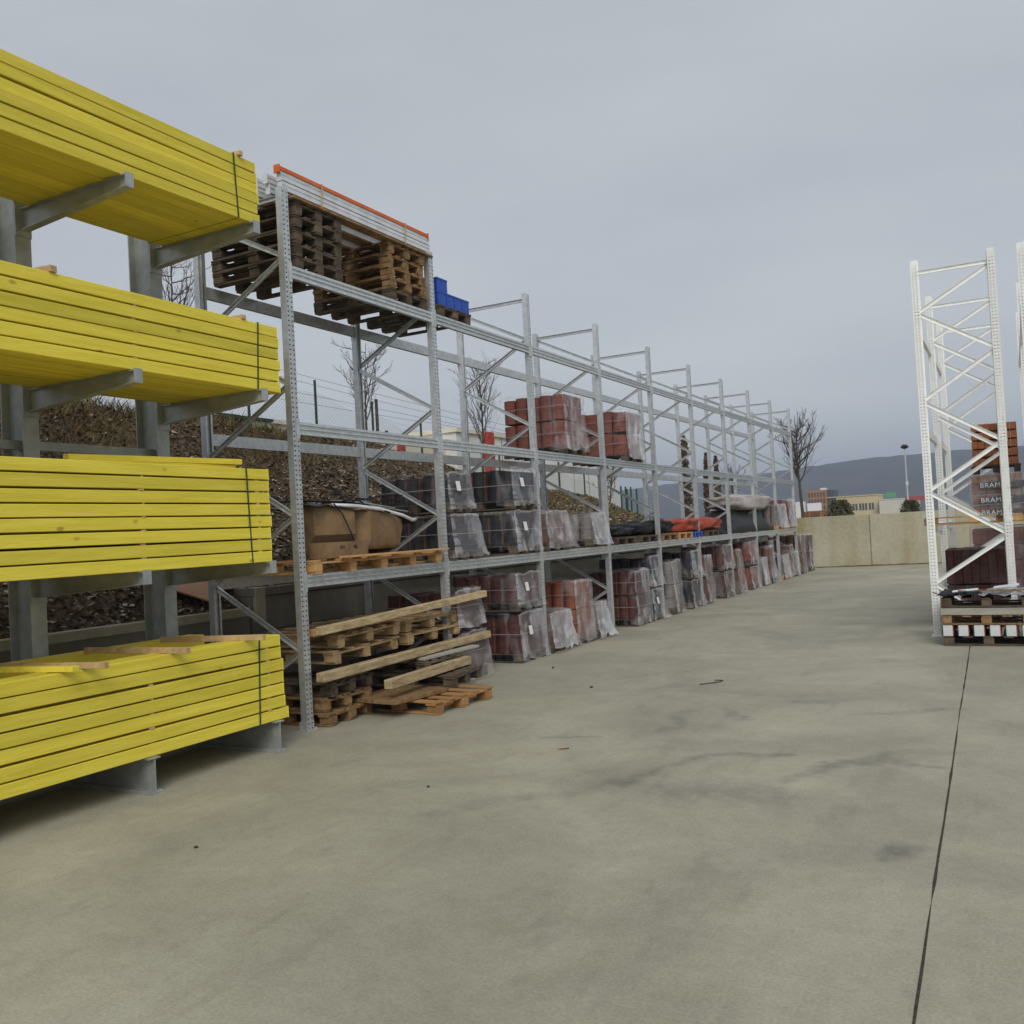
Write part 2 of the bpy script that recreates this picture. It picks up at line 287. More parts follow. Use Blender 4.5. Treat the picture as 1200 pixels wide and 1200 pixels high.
# ------------------------------------------------------------------ mesh helpers
class MB:
    def __init__(s): s.v = []; s.f = []; s.m = []
    def add(s, vs, fs, mi=0):
        o = len(s.v); s.v += [tuple(v) for v in vs]; s.f += [tuple(o + i for i in f) for f in fs]; s.m += [mi] * len(fs)
    def box(s, c, d, rot=None, mi=0):
        hx, hy, hz = d[0] / 2, d[1] / 2, d[2] / 2; c = Vector(c)
        vs = [Vector((x, y, z)) for x in (-hx, hx) for y in (-hy, hy) for z in (-hz, hz)]
        if rot is not None: vs = [rot @ v for v in vs]
        s.add([c + v for v in vs], [(0, 1, 3, 2), (4, 6, 7, 5), (0, 4, 5, 1), (2, 3, 7, 6), (0, 2, 6, 4), (1, 5, 7, 3)], mi); return s
    def span(s, x0, x1, y0, y1, z0, z1, mi=0):
        return s.box(((x0 + x1) / 2, (y0 + y1) / 2, (z0 + z1) / 2), (x1 - x0, y1 - y0, z1 - z0), None, mi)
    def bar(s, p, q, wd, h, up=(0, 0, 1), mi=0):
        p = Vector(p); q = Vector(q); d = (q - p); L = d.length; d.normalize()
        a = d.cross(Vector(up)).normalized(); b = a.cross(d)
        return s.box((p + q) / 2, (wd, L, h), Matrix((a, d, b)).transposed(), mi)
    def tube(s, pts, rs, n=6, mi=0, cap=True):
        pts = [Vector(p) for p in pts]
        if not hasattr(rs, '__len__'): rs = [rs] * len(pts)
        o = len(s.v); ref = None
        for i, p in enumerate(pts):
            d = (pts[min(i + 1, len(pts) - 1)] - pts[max(i - 1, 0)])
            if d.length < 1e-9: d = Vector((0, 0, 1))
            d.normalize()
            if ref is None: ref = d.orthogonal().normalized()
            a = (ref - d * ref.dot(d))
            a = d.orthogonal().normalized() if a.length < 1e-6 else a.normalized()
            ref = a; b = d.cross(a)
            for k in range(n):
                t = 2 * PI * k / n; s.v.append(tuple(p + (a * math.cos(t) + b * math.sin(t)) * rs[i]))
        for i in range(len(pts) - 1):
            for k in range(n):
                s.f.append((o + i * n + k, o + i * n + (k + 1) % n, o + (i + 1) * n + (k + 1) % n, o + (i + 1) * n + k)); s.m.append(mi)
        if cap:
            s.f.append(tuple(o + k for k in reversed(range(n)))); s.m.append(mi)
            e = o + (len(pts) - 1) * n; s.f.append(tuple(e + k for k in range(n))); s.m.append(mi)
        return s
    def prism(s, poly, axis, a, b, mi=0):
        """2-D polygon extruded along axis X/Y/Z from a to b (poly coords are the two other axes in order)"""
        n = len(poly)
        def P(u, v, t): return {'X': (t, u, v), 'Y': (u, t, v), 'Z': (u, v, t)}[axis]
        vs = [P(u, v, a) for u, v in poly] + [P(u, v, b) for u, v in poly]
        fs = [tuple(range(n)), tuple(reversed(range(n, 2 * n)))] + [(i, i + n, (i + 1) % n + n, (i + 1) % n) for i in range(n)]
        s.add(vs, fs, mi); return s
    def mesh(s, name, mats, bevel=0, smooth=False, recalc=True):
        me = bpy.data.meshes.new(name); me.from_pydata(s.v, [], s.f)
        for m in (mats if isinstance(mats, (list, tuple)) else [mats]): me.materials.append(m)
        me.polygons.foreach_set('material_index', s.m)
        if recalc or bevel:
            bm = bmesh.new(); bm.from_mesh(me)
            bmesh.ops.recalc_face_normals(bm, faces=bm.faces)
            if bevel: bmesh.ops.bevel(bm, geom=bm.edges[:], offset=bevel, segments=1, affect='EDGES')
            bm.to_mesh(me); bm.free()
        if smooth: me.polygons.foreach_set('use_smooth', [True] * len(me.polygons))
        me.update(); return me
    def build(s, name, mats, parent=None, bevel=0, smooth=False, loc=None, recalc=True):
        o = bpy.data.objects.new(name, s.mesh(name, mats, bevel, smooth, recalc)); C.objects.link(o)
        if parent is not None: o.parent = parent
        if loc is not None: o.location = loc
        return o

def link(me, name, parent=None, loc=None):
    o = bpy.data.objects.new(name, me); C.objects.link(o)
    if parent is not None: o.parent = parent
    if loc is not None: o.location = loc
    return o

def tag(o, label, cat=None, group=None, kind=None):
    if label: o['label'] = label
    if cat: o['category'] = cat
    if group: o['group'] = group
    if kind: o['kind'] = kind
    return o

def thing(name, label, cat, loc=(0, 0, 0), rz=0, group=None, rot=None):
    o = bpy.data.objects.new(name, None); C.objects.link(o); o.location = loc
    o.rotation_euler = rot if rot else (0, 0, rz); o.empty_display_size = .2
    return tag(o, label, cat, group)

def dup(root, label, loc, rz=0, rot=None, group=None, name=None, swap=None):
    kids = {}
    for o in C.objects:
        if o.parent is not None: kids.setdefault(o.parent.name, []).append(o)
    r = root.copy(); C.objects.link(r); r.location = loc; r.rotation_euler = rot if rot else (0, 0, rz); r['label'] = label
    if group: r['group'] = group
    if name: r.name = name
    def cp(src, dst):
        for ch in kids.get(src.name, []):
            c = ch.copy(); C.objects.link(c); c.parent = dst
            if swap:
                c.material_slots[0].link = 'OBJECT'; c.material_slots[0].material = swap
            cp(ch, c)
    cp(root, r); return r

def n3(x, y, z, s=1.0): return noise.noise(Vector((x * s, y * s, z * s)))

# ------------------------------------------------------------------ the setting
g = MB(); g.span(-8.6, 40, -40, 37.6, -.2, 0)
tag(g.build('yard_floor', MT['floor']), 'pale stained concrete yard floor between the racks', kind='structure')
g = MB(); g.add([(-1480, -1480, -.06), (1480, -1480, -.06), (1480, 2150, -.06), (-1480, 2150, -.06)], [(0, 1, 2, 3)])
tag(g.build('ground', MT['land']), 'flat land reaching out to the hill', kind='structure')
# expansion joint
g = MB(); pts = []
for i in range(160):
    y = -6 + i * (36.4 + 6) / 159; x = -.648 + (14.535 - y) * (.185 / 9.52) + .005 * n3(y, 3, 1, .6) + .003 * n3(y, 9, 1, 6)
    hw = .006 + .008 * n3(y, 5, 2, 7); pts += [(x - hw, y, .002), (x + hw, y, .002)]
g.add(pts, [(2 * i, 2 * i + 1, 2 * i + 3, 2 * i + 2) for i in range(159)])
MT['joint'] = mat('joint_dirt', (.03, .026, .02), (.07, .06, .045), rough=1, scale=30)
tag(g.build('floor_joint', MT['joint']), 'dark crumbling expansion joint running along the yard floor', kind='structure')

def interp(x, tab):
    if x <= tab[0][0]: return tab[0][1]
    for (a, b), (c, d) in zip(tab, tab[1:]):
        if x <= c: return b + (d - b) * (x - a) / (c - a)
    return tab[-1][1]
def wall_top(y): return 1.12 if y < 8.6 else 1.36
HC = [(-12, 4.1), (15.5, 4.1), (18, 3.72), (22, 3.35), (27, 2.95), (33, 2.15), (40, 1.8), (60, 1.3), (95, .2)]
def bank_z(x, y):
    hc = interp(y, HC); wt = min(wall_top(y), hc)
    s = min(max((-8.35 - x) / 3.75, 0), 1)
    s2 = s if s < .75 else .75 + .25 * (1 - (1 - (s - .75) / .25) ** 2) * 1.0
    z = wt + (hc - wt) * s2
    amp = min(1, s * 4)
    z += amp * (.10 * n3(x, y, 0, .9) + .05 * n3(x, y, 4, 2.6))
    if y < 9.5 and x < -10.2: z += .32 * max(0, n3(x, y, 7, .8)) * min(1, (-10.2 - x))
    return z
g = MB(); xs = [-8.36 - .12 * i for i in range(36)] + [-12.7 - .6 * i for i in range(1, 20)] + [-25, -32, -45]
ys = [-11 + .22 * i for i in range(200)] + [33.2 + .8 * i for i in range(70)]
nx = len(xs); vs = [(x, y, bank_z(x, y)) for y in ys for x in xs]
g.add(vs, [(j * nx + i, j * nx + i + 1, (j + 1) * nx + i + 1, (j + 1) * nx + i) for j in range(len(ys) - 1) for i in range(nx - 1)])
tag(g.build('embankment', MT['bank'], smooth=True), 'earth bank rising behind the racking', kind='structure')

g = MB(); r2 = random.Random(3)
for i in range(38000):
    y = r2.uniform(2, 33); x = -8.4 - 3.4 * r2.random() ** 1.1
    if y > 15 and r2.random() < (y - 15) / 24: continue
    z = bank_z(x, y) + r2.uniform(0, .03); L = r2.uniform(.018, .055) * (1 if r2.random() < .9 else 1.6); wd = L * r2.uniform(.3, .7)
    a = r2.uniform(0, 2 * PI); t = r2.uniform(-.7, .7); u = Vector((math.cos(a), math.sin(a), t)).normalized()
    v = Vector((-math.sin(a), math.cos(a), r2.uniform(-.6, .6))).normalized(); p = Vector((x, y, z)); nn = u.cross(v) * .006
    q = [p + u * L + nn, p + v * wd + nn, p - u * L * .8, p - v * wd]
    g.add(q, [(0, 1, 2, 3)], 0 if r2.random() < .42 else 1)
tag(g.build('bark_mulch', [MT['chip_pale'], MT['chip_dark']], recalc=False), 'loose pale and dark bark chips covering the bank', kind='stuff')

g = MB()
for i in range(26000):
    y = r2.uniform(2, 44) if i % 2 else r2.uniform(3, 13); x = -10.6 - 3.6 * r2.random()
    if y > 14: x = -8.6 - 5.5 * r2.random()
    z = bank_z(x, y); h = r2.uniform(.06, .22) * (.5 + .9 * abs(n3(x, y, 2, .7)) * 1.6)
    if y > 16: h *= .45
    elif n3(x, y, 2, .8) > .12: h *= 1.5
    a = r2.uniform(0, 2 * PI); d = Vector((math.cos(a), math.sin(a), 0)); ln = Vector((r2.gauss(0, .75), r2.gauss(0, .75), .8)) * h * 1.3
    wd = r2.uniform(.004, .010); p = Vector((x, y, z - .02)); mid = p + ln * .55 + Vector((0, 0, h * .1))
    g.add([p - d * wd, p + d * wd, mid + d * wd * .7, mid - d * wd * .7, p + ln], [(0, 1, 2, 3), (3, 2, 4)], 1 if n3(x, y, 11, .55) > .12 and r2.random() < .7 else 0)
tag(g.build('grass', [MT['grass_dry'], MT['grass_green']], recalc=False), 'dry winter grass along the top of the bank', kind='stuff')

# far hill
g = MB(); ridge = [(-1450, 45), (-900, 52), (-564, 66), (-409, 73), (-283, 79), (-176, 86.5), (-109, 86.5), (-52, 86.5), (18, 86), (400, 96), (1450, 80)]
xs = [-1450 + 12 * i for i in range(242)]; rows = 9; vs = []
for j in range(rows):
    t = j / (rows - 1)
    for x in xs:
        h = interp(x, ridge) + 1.1 * n3(x, 0, 0, .05) + .9 * n3(x, 5, 0, .016) + .8 * n3(x, 8, 0, .3)
        vs.append((x + (0 if j == 0 or j == rows - 1 else 6 * n3(x, j, 3, .1)), 1000 + 500 * t + 20 * n3(x, j, 0, .01), h * (math.sin(t * PI / 2) ** 1.3) - .2 + 2.5 * n3(x, j * 40, 1, .03) * t * (1 - t) * 4))
nx = len(xs)
for x in xs: vs.append((x, 1900, -.3))
g.add(vs, [(j * nx + i, j * nx + i + 1, (j + 1) * nx + i + 1, (j + 1) * nx + i) for j in range(rows) for i in range(nx - 1)])
tag(g.build('hill', MT['hill'], smooth=True), 'long wooded hill fading blue behind the yard', kind='structure')

# ------------------------------------------------------------------ walls
rw = thing('retaining_wall', 'dark stained concrete retaining wall holding the bank behind the racking', 'wall', (-8.35, 8.6, 0))
g = MB(); g.span(-.22, 0, -20, -.02, 0, 1.06); g.build('wall_panel', MT['retwall'], rw)
for k in range(12):
    y0 = .0 + k * 2.3; g = MB()
    for j in range(3): g.span(-.24, .02 + rnd.uniform(-.004, .004), y0, y0 + 2.285, j * .43, j * .43 + .424)
    g.build('wall_panel', MT['retwall'], rw, bevel=.006)
g = MB(); g.span(-.27, .03, -20, -.03, 1.06, 1.17); g.build('coping', MT['endwall'], rw, bevel=.01)
g = MB(); g.span(-.27, .05, 0, 27.6, 1.29, 1.40); g.build('coping', MT['retwall'], rw, bevel=.01)
g = MB(); g.span(-.2, .07, .02, .2, .98, 1.405); g.build('wall_post', MT['endwall'], rw, bevel=.008)

ew = thing('end_wall', 'pale yellowish concrete wall closing the far end of the yard', 'wall', (-8.6, 35.9, 0))
ang = math.atan2(1.35, 8.6); ew.rotation_euler = (0, 0, ang)
for k in range(8):
    g = MB(); g.span(k * 3.95 - 0, k * 3.95 + 3.93, 0, .25, 0, 1.905); g.build('wall_panel', MT['endwall'], ew, bevel=.012)
g = MB(); g.span(0, 31.5, .06, .2, 0, 1.88); g.build('wall_core', MT['endwall'], ew)
g = MB(); vs = []
for i in range(120):
    x = i * .13; hgt = .03 + .05 * abs(n3(x, 1, 1, 2.1)); dd = .05 + .05 * abs(n3(x, 3, 1, 1.7))
    vs += [(x, -dd, .001), (x, -.002, hgt)]
g.add(vs, [(2 * i, 2 * i + 2, 2 * i + 3, 2 * i + 1) for i in range(119)])
MT['moss'] = mat('wall_moss', (.06, .06, .02), (.13, .115, .05), rough=1, scale=9)
g.build('moss', MT['moss'], ew)

# ------------------------------------------------------------------ pallet racking
LV = (1.521, 3.107, 4.744); HT = 5.62; BAY = 2.75
def upright_mesh(h, cheek=False):
    """omega channel with real slots in its face (+X) and its two cheeks"""
    g = MB(); W, D = .1, (.098 if cheek else .078); P = .05
    cols = [-.05, -.038, -.018, .018, .038, .05]; n = int(h / P)
    def plate(f, us, holes):
        for k in range(n):
            z0, z1, z2 = k * P, k * P + .016, k * P + P
            for i in range(len(us) - 1):
                if i in holes:
                    g.add([f(us[i], z1), f(us[i + 1], z1), f(us[i + 1], z2), f(us[i], z2)], [(0, 1, 2, 3)])
                else:
                    g.add([f(us[i], z0), f(us[i + 1], z0), f(us[i + 1], z2), f(us[i], z2)], [(0, 1, 2, 3)])
    plate(lambda u, z: (0, u, z + .01), cols, {1, 3} if True else set())
    for sgn in (-1, 1):
        if cheek: plate(lambda u, z: (u, sgn * W / 2, z + .01), [-D, -.082, -.060, -.040, -.018, 0], {1, 3})
        else: g.add([(0, sgn * W / 2, 0), (-D, sgn * W / 2, 0), (-D, sgn * W / 2, h), (0, sgn * W / 2, h)], [(0, 1, 2, 3)])
        g.add([(-D, sgn * W / 2, 0), (-D, sgn * .012, 0), (-D, sgn * .012, h), (-D, sgn * W / 2, h)], [(0, 1, 2, 3)])
        g.add([(-D, sgn * .012, 0), (-D - .012, sgn * .012, 0), (-D - .012, sgn * .012, h), (-D, sgn * .012, h)], [(0, 1, 2, 3)])
    return g
def base_mesh():
    g = MB(); g.span(-.11, .035, -.075, .075, .001, .009); g.span(-.1, .004, -.054, -.0515, .009, .09); g.span(-.1, .004, .0515, .054, .009, .09)
    for x, y in ((.022, -.06), (.022, .06)): g.tube([(x, y, .009), (x, y, .026)], .008, 6)
    return g
def beam_mesh(L, mats):
    """grooved box beam, runs along +Y from 0 to L, face towards +X, centred on z=0"""
    h = .065; prof = [(-.05, -h), (0, -h), (0, -.036), (-.020, -.030), (-.020, -.014), (0, -.008), (0, .010), (-.020, .016), (-.020, .032), (0, .038), (0, h), (-.05, h)]
    g = MB(); g.prism(prof, 'Y', .052, L - .052)
    for y in (.051, L - .0555):
        g.span(-.05, .006, y, y + .0045, -.11, .1)
    for y0, y1 in ((.003, .052), (L - .052, L - .003)):
        g.span(.002, .0062, y0, y1, -.11, .1)
    return g.mesh('beam', mats)
def brace_mesh(D, dz, bw=.048):
    g = MB(); p = Vector((-.045, 0, 0)); q = Vector((-D + .045, 0, dz)); d = (q - p).normalized(); up = Vector((0, 1, 0)).cross(d)
    g.bar(p, q, .004, bw, up=up); g.bar(p + Vector((0, -.012, 0)) + up * (bw / 2), q + Vector((0, -.012, 0)) + up * (bw / 2), .026, .004, up=up)
    g.bar(p + Vector((0, -.012, 0)) - up * (bw / 2), q + Vector((0, -.012, 0)) - up * (bw / 2), .026, .004, up=up)
    return g
def racking(name, label, loc, nfr, D, zm, levels, h, pitch, group=None, flip=False):
    """front upright faces +X at x=0, rear ones face -X at x=-D; frames every `pitch` along +Y"""
    root = thing(name, label, 'racking', loc, group=group)
    me_u = upright_mesh(h, flip).mesh('upright', zm, recalc=False); me_b = base_mesh().mesh('base_plate', zm); me_bm = beam_mesh(pitch, zm)
    nodes = [(.10, 1), (.80, 0), (1.50, 1), (2.19, 0), (2.88, 1), (3.56, 0), (4.24, 1), (4.90, 0), (5.50, 1)]   # 0 = front post, 1 = rear post
    if flip: nodes = [(z, 1 - s) for z, s in nodes]
    bm = {}
    for k in range(nfr):
        y = k * pitch
        for s in (0, 1):
            u = link(me_u, 'upright', root, (0 if s == 0 else -D, y, 0)); u.rotation_euler = (0, 0, 0 if s == 0 else PI)
            link(me_b, 'base_plate', u)
        for (za, sa), (zb, sb) in zip(nodes, nodes[1:]):
            z0, z1 = (za, zb) if sa == 0 else (zb, za); key = round(z1 - z0, 3)
            if key not in bm: bm[key] = brace_mesh(D, z1 - z0, .058 if flip else .048).mesh('brace', zm)
            bq = link(bm[key], 'brace', root, (0, y + rnd.uniform(-.012, .012), z0 + rnd.uniform(-.006, .006))); bq.rotation_euler = (0, rnd.uniform(-.004, .004), rnd.uniform(-.008, .008))
        if 0 not in bm: bm[0] = brace_mesh(D, 0, .058 if flip else .048).mesh('brace', zm)
        link(bm[0], 'brace', root, (0, y, 5.52))
    for k in range(nfr - 1):
        for z in levels:
            link(me_bm, 'beam', root, (0, k * pitch, z))
            b = link(me_bm, 'beam', root, (-D, (k + 1) * pitch, z)); b.rotation_euler = (0, 0, PI)
    return root
racking('pallet_racking', 'long galvanised pallet racking loaded with roof tiles against the bank', (-6.46, 7.42, 0), 10, 1.30, MT['zinc'], LV, HT, BAY)
racking('pallet_racking', 'bright zinc racking bays standing alone on the right of the yard', (-.03, 15.45, 0), 3, 1.14, MT['zinc_overlit'], (1.60, 3.14, 4.72), 5.70, 2.74, flip=True)
racking('pallet_racking', 'bright zinc racking cut by the right picture edge, behind its twin', (1.40, 15.45, 0), 3, 1.14, MT['zinc_overlit'], (1.60, 3.14, 4.72), 5.74, 2.74, flip=True)

# ------------------------------------------------------------------ cantilever rack and its timber
cr_ = thing('cantilever_rack', 'grey steel cantilever rack with arms carrying the yellow timber bundles', 'cantilever rack', (-7.45, 5.15, 0))
AZ = (1.755, 3.365, 4.945); ZB = .282
def ibeam_col():
    g = MB(); g.span(-.014, 0, -.075, .075, 0, 6.2); g.span(-.30, -.286, -.075, .075, 0, 6.2); g.span(-.286, -.014, -.005, .005, 0, 6.2); return g
def arm_mesh(L):
    g = MB()
    prof = [(0, -.185), (L, -.095), (L, -.008), (0, -.008)]
    g.prism(prof, 'Y', -.004, .004)                                   # web
    g.span(0, L, -.04, .04, -.008, 0)
    g.bar((0, 0, -.189), (L, 0, -.099), .08, .008)
    g.span(L, L + .008, -.04, .04, -.105, .012); g.span(-.0, .012, -.075, .075, -.24, .04)
    return g.mesh('arm', MT['zinc_dull'])
am = arm_mesh(1.36); colm = ibeam_col().mesh('column', MT['zinc_dull'])
def base_beam(L):
    g = MB(); g.span(-.30, L, -.055, .055, .012, .022); g.span(-.30, L, -.055, .055, ZB - .012, ZB - .002); g.span(-.30, L, -.004, .004, .022, ZB - .012)
    g.span(-.3, L + .02, -.065, .065, .001, .012); return g.mesh('base_beam', MT['zinc_dull'])
bbm = base_beam(1.36)
for yy in (0, 1.43, -1.43, -2.86):
    link(colm, 'column', cr_, (0, yy, 0)); link(bbm, 'base_beam', cr_, (0, yy, 0))
    for z in AZ: link(am, 'arm', cr_, (.002, yy, z))
g = MB(); g.bar((-.15, -2.86, 5.9), (-.15, 1.43, 5.9), .06, .06); g.build('cross_rail', MT['zinc_dull'], cr_); g = MB(); g.bar((-.15, -2.86, 2.9), (-.15, 1.43, 2.9), .06, .08); g.build('cross_rail', MT['zinc_dull'], cr_)

TG = 'strapped bundles of yellow timber on the cantilever rack'
def bundle(label, z0, layers, pitch, yend, gap, nb=11, skip_top=False, y0=2.35, seed=0, strap=True):
    r = random.Random(seed); root = thing('timber_bundle', label, 'timber bundle', (-6.13, y0, z0), group=TG)
    bw = .108
    for j in range(layers):
        for i in range(nb):
            if skip_top and j == layers - 1 and 2 <= i <= nb - 3: continue
            x1 = -i * bw - .001 + (r.uniform(-.008, .004) if i == 0 else r.uniform(-.003, .003)); hgt = pitch - gap - r.uniform(0, .003)
            ye = yend - y0 + r.uniform(-.02, .015) - (.012 * (layers - 1 - j) if gap > .01 and z0 < 1 else 0) * -1 * 0 + (0.012 * (layers - 1 - j) if z0 < 1 else 0)
            g = MB(); zb = j * pitch + .002; y_a = r.uniform(-.03, .03)
            ns = 7; vs = []; sag = r.uniform(-.006, .006); sx = r.uniform(-.004, .004)
            for q in range(ns):
                t = q / (ns - 1); y = y_a + (ye - y_a) * t; dz = sag * math.sin(t * PI); dx = sx * math.sin(t * PI * 1.3)
                vs += [(x1 - bw + .003 + dx, y, zb + dz), (x1 + dx, y, zb + dz), (x1 + dx, y, zb + hgt + dz), (x1 - bw + .003 + dx, y, zb + hgt + dz)]
            fs = [(4 * q + a, 4 * q + (a + 1) % 4, 4 * q + 4 + (a + 1) % 4, 4 * q + 4 + a) for q in range(ns - 1) for a in range(4)]
            g.add(vs, fs, 0); e = 4 * (ns - 1); g.add([vs[0], vs[1], vs[2], vs[3]], [(3, 2, 1, 0)], 1); g.add([vs[e], vs[e + 1], vs[e + 2], vs[e + 3]], [(0, 1, 2, 3)], 1)
            bmx = g.mesh('board', [MT['yellow'], MT['yellow_end']])
            bm = bmesh.new(); bm.from_mesh(bmx); bmesh.ops.remove_doubles(bm, verts=bm.verts, dist=1e-5)
            bmesh.ops.bevel(bm, geom=[ed for ed in bm.edges if len(ed.link_faces) == 2 and ed.calc_face_angle(0) > 1], offset=.004, segments=1, affect='EDGES')
            bm.to_mesh(bmx); bm.free(); link(bmx, 'board', root)
        if gap > .008 and j < layers - 1:
            for yy in (5.18, yend - .15):
                g = MB(); g.span(-nb * bw + .01, -.004 + r.uniform(-.01, .006), yy - y0 - .012 + r.uniform(-.02, .02), yy - y0 + .018, (j + 1) * pitch - gap + .001, (j + 1) * pitch + .001)
                g.build('spacer_lath', MT['pine'], root)
    H = layers * pitch
    ys = yend - y0 - .28; g = MB(); off = .004; b = nb * bw
    loop = [(off, 0), (off, H * .5), (off + .004, H - gap + .006), (-b / 2, H - gap + .007 if not skip_top else H - gap + .006), (-b - off, H - gap + .006), (-b - off, -.004), (-b / 2, -.004), (off, -.004)]
    lp = [(x, ys + .035 * (z / H - .5) * (1 if seed % 2 else -1), z) for x, z in loop]
    g = MB()
    for p, q in zip(lp, lp[1:]): g.bar(p, q, .016 if abs(p[2] - q[2]) > .05 else .003, .003 if abs(p[2] - q[2]) > .05 else .003, up=(1, 0, 0) if abs(p[2] - q[2]) > .05 else (0, 0, 1))
    g.build('strap', MT['strap_green'], root)
    return root
bundle('lowest yellow timber bundle, resting on base beams near the floor', ZB, 7, .114, 6.66, .014, skip_top=True, seed=11)
bundle('thickest yellow timber bundle, on the lowest arms with two planks on top', AZ[0] + .002, 8, .1095, 6.63, .012, seed=22)
bundle('yellow timber bundle on the middle arms, third one up', AZ[1] + .002, 6, .107, 6.84, .010, seed=33)
bundle('topmost yellow timber bundle, its flat underside seen from below', AZ[2] + .002, 6, .0985, 6.66, .005, seed=44)

def batten(label, p, q, wd, h, m, name='timber_batten', group=None, bev=.003):
    p = Vector(p); q = Vector(q); mid = (p + q) / 2
    g = MB(); g.bar(p - mid, q - mid, wd, h); o = g.build(name, m, None, bevel=bev, loc=mid); return tag(o, label, 'batten', group)
zt = ZB + 7 * .114 + .012
batten('raw pine batten at the left edge across the lowest bundle', (-7.0, 4.40, zt), (-5.93, 4.62, zt), .05, .045, MT['pine'])
tag(batten('short yellow offcut lying beside the left pine batten', (-6.95, 4.27, zt), (-6.02, 4.43, zt), .07, .04, MT['yellow']), 'short yellow offcut lying beside the left pine batten', 'offcut')
batten('raw pine batten across the lowest bundle above its middle', (-7.1, 5.33, zt), (-5.96, 5.42, zt), .05, .05, MT['pine'])
batten('raw pine batten across the lowest bundle near its strapped end', (-7.0, 6.05, zt), (-5.95, 6.28, zt), .05, .05, MT['pine'])
zt = AZ[1] + .002 + 6 * .107 + .018
batten('pale batten end on the third bundle up, nearer the left edge', (-7.2, 4.3, zt), (-6.11, 4.46, zt), .06, .05, MT['pine'])
batten('pale batten end on the third bundle up, beside the green strap', (-7.2, 6.33, zt - .005), (-6.12, 6.40, zt - .005), .06, .04, MT['pine'])
zt = AZ[2] + 6 * .0985 + .02
batten('pale batten end on the very top of the highest bundle', (-7.2, 6.40, zt), (-6.10, 6.44, zt), .05, .045, MT['pine'])
zt = AZ[0] + .002 + 8 * .1095 + .012
batten('lower of two loose yellow planks on the thickest bundle', (-6.52, 4.9, zt), (-6.33, 6.38, zt), .09, .045, MT['yellow'])
batten('upper of two loose yellow planks on the thickest bundle', (-6.60, 4.85, zt + .05), (-6.30, 6.43, zt + .05), .1, .05, MT['yellow'])

# ------------------------------------------------------------------ wooden pallets
def pallet_parts(root, L, W, m, mb, skid=.022, jit=.004, seed=1, long_y=False, nblk=3):
    """origin at floor centre; W along Y (open side to +X), L along X; long_y: boards run the other way"""
    r = random.Random(seed)
    def J(): return r.uniform(-jit, jit)
    sx, sy = (L, W)
    blocks_x = [-sx / 2 + .07, 0, sx / 2 - .07]; n = nblk; blocks_y = [-sy / 2 + .07 + i * (sy - .14) / (n - 1) for i in range(n)]
    # bottom runners along X
    for y in blocks_y:
        g = MB(); g.box((0, y + J(), .011), (sx, .1, .021)); g.build('runner', mb, root, bevel=.003)
    for y in blocks_y:
        for x in blocks_x:
            g = MB(); g.box((x + J(), y + J(), .0605), (.14, .12 + J(), .077)); g.build('block', mb, root, bevel=.004)
    g = MB()
    for x in blocks_x: g.box((x + J(), 0, .1105), (.14, sy + J() * 2, .022))
    nb = 5 if not long_y else 6
    for i in range(nb):
        y = -sy / 2 + .05 + i * (sy - .1) / (nb - 1); g.box((J() * 2, y + J(), .1325), (sx + J() * 2, .11 if i % 2 == 0 else .095, .021))
    g.build('deck', m, root, bevel=.003)
PP = thing('wooden_pallet', 'bottom grey pallet of the left stack on the top shelf', 'pallet', (-7.06, 7.945, LV[2] + .066), group='stacked pallets on the top shelf')
pallet_parts(PP, 1.2, .8, MT['pallet_grey'], MT['pallet_grey'])
ORD = ['bottom', 'second', 'third', 'fourth', 'topmost']
for i in range(1, 5):
    dup(PP, ORD[i] + ' grey pallet of the left stack on the top shelf', (-7.06 + rnd.uniform(-.02, .02), 7.945 + rnd.uniform(-.02, .02), LV[2] + .066 + i * .1445), rnd.uniform(-.012, .012))
P2 = dup(PP, 'bottom brown pallet of the right stack on the top shelf', (-7.06, 9.64, LV[2] + .066), swap=None)
PB = thing('wooden_pallet', 'second brown pallet of the right stack on the top shelf', 'pallet', (-7.05, 9.63, LV[2] + .066 + .1445), group='stacked pallets on the top shelf')
pallet_parts(PB, 1.2, .8, MT['pallet'], MT['pallet'], seed=5)
for i in range(2, 5):
    dup(PB, ORD[i] + ' brown pallet of the right stack on the top shelf', (-7.06 + rnd.uniform(-.025, .025), 9.64 + rnd.uniform(-.02, .02), LV[2] + .066 + i * .1445), rnd.uniform(-.015, .015))
zt = LV[2] + .066 + 5 * .1445
for i, x in enumerate((-6.50, -6.8, -7.15, -7.5)):
    batten(['tan plank lying along the front edge of the top pallet stacks', 'tan plank on the top pallet stacks, second from the front', 'tan plank on the top pallet stacks, third from the front', 'tan plank along the rear edge of the top pallet stacks'][i],
           (x, 7.52, zt + .013), (x + rnd.uniform(-.02, .02), 10.2, zt + .013), .15, .024, MT['pallet'], 'long_plank')
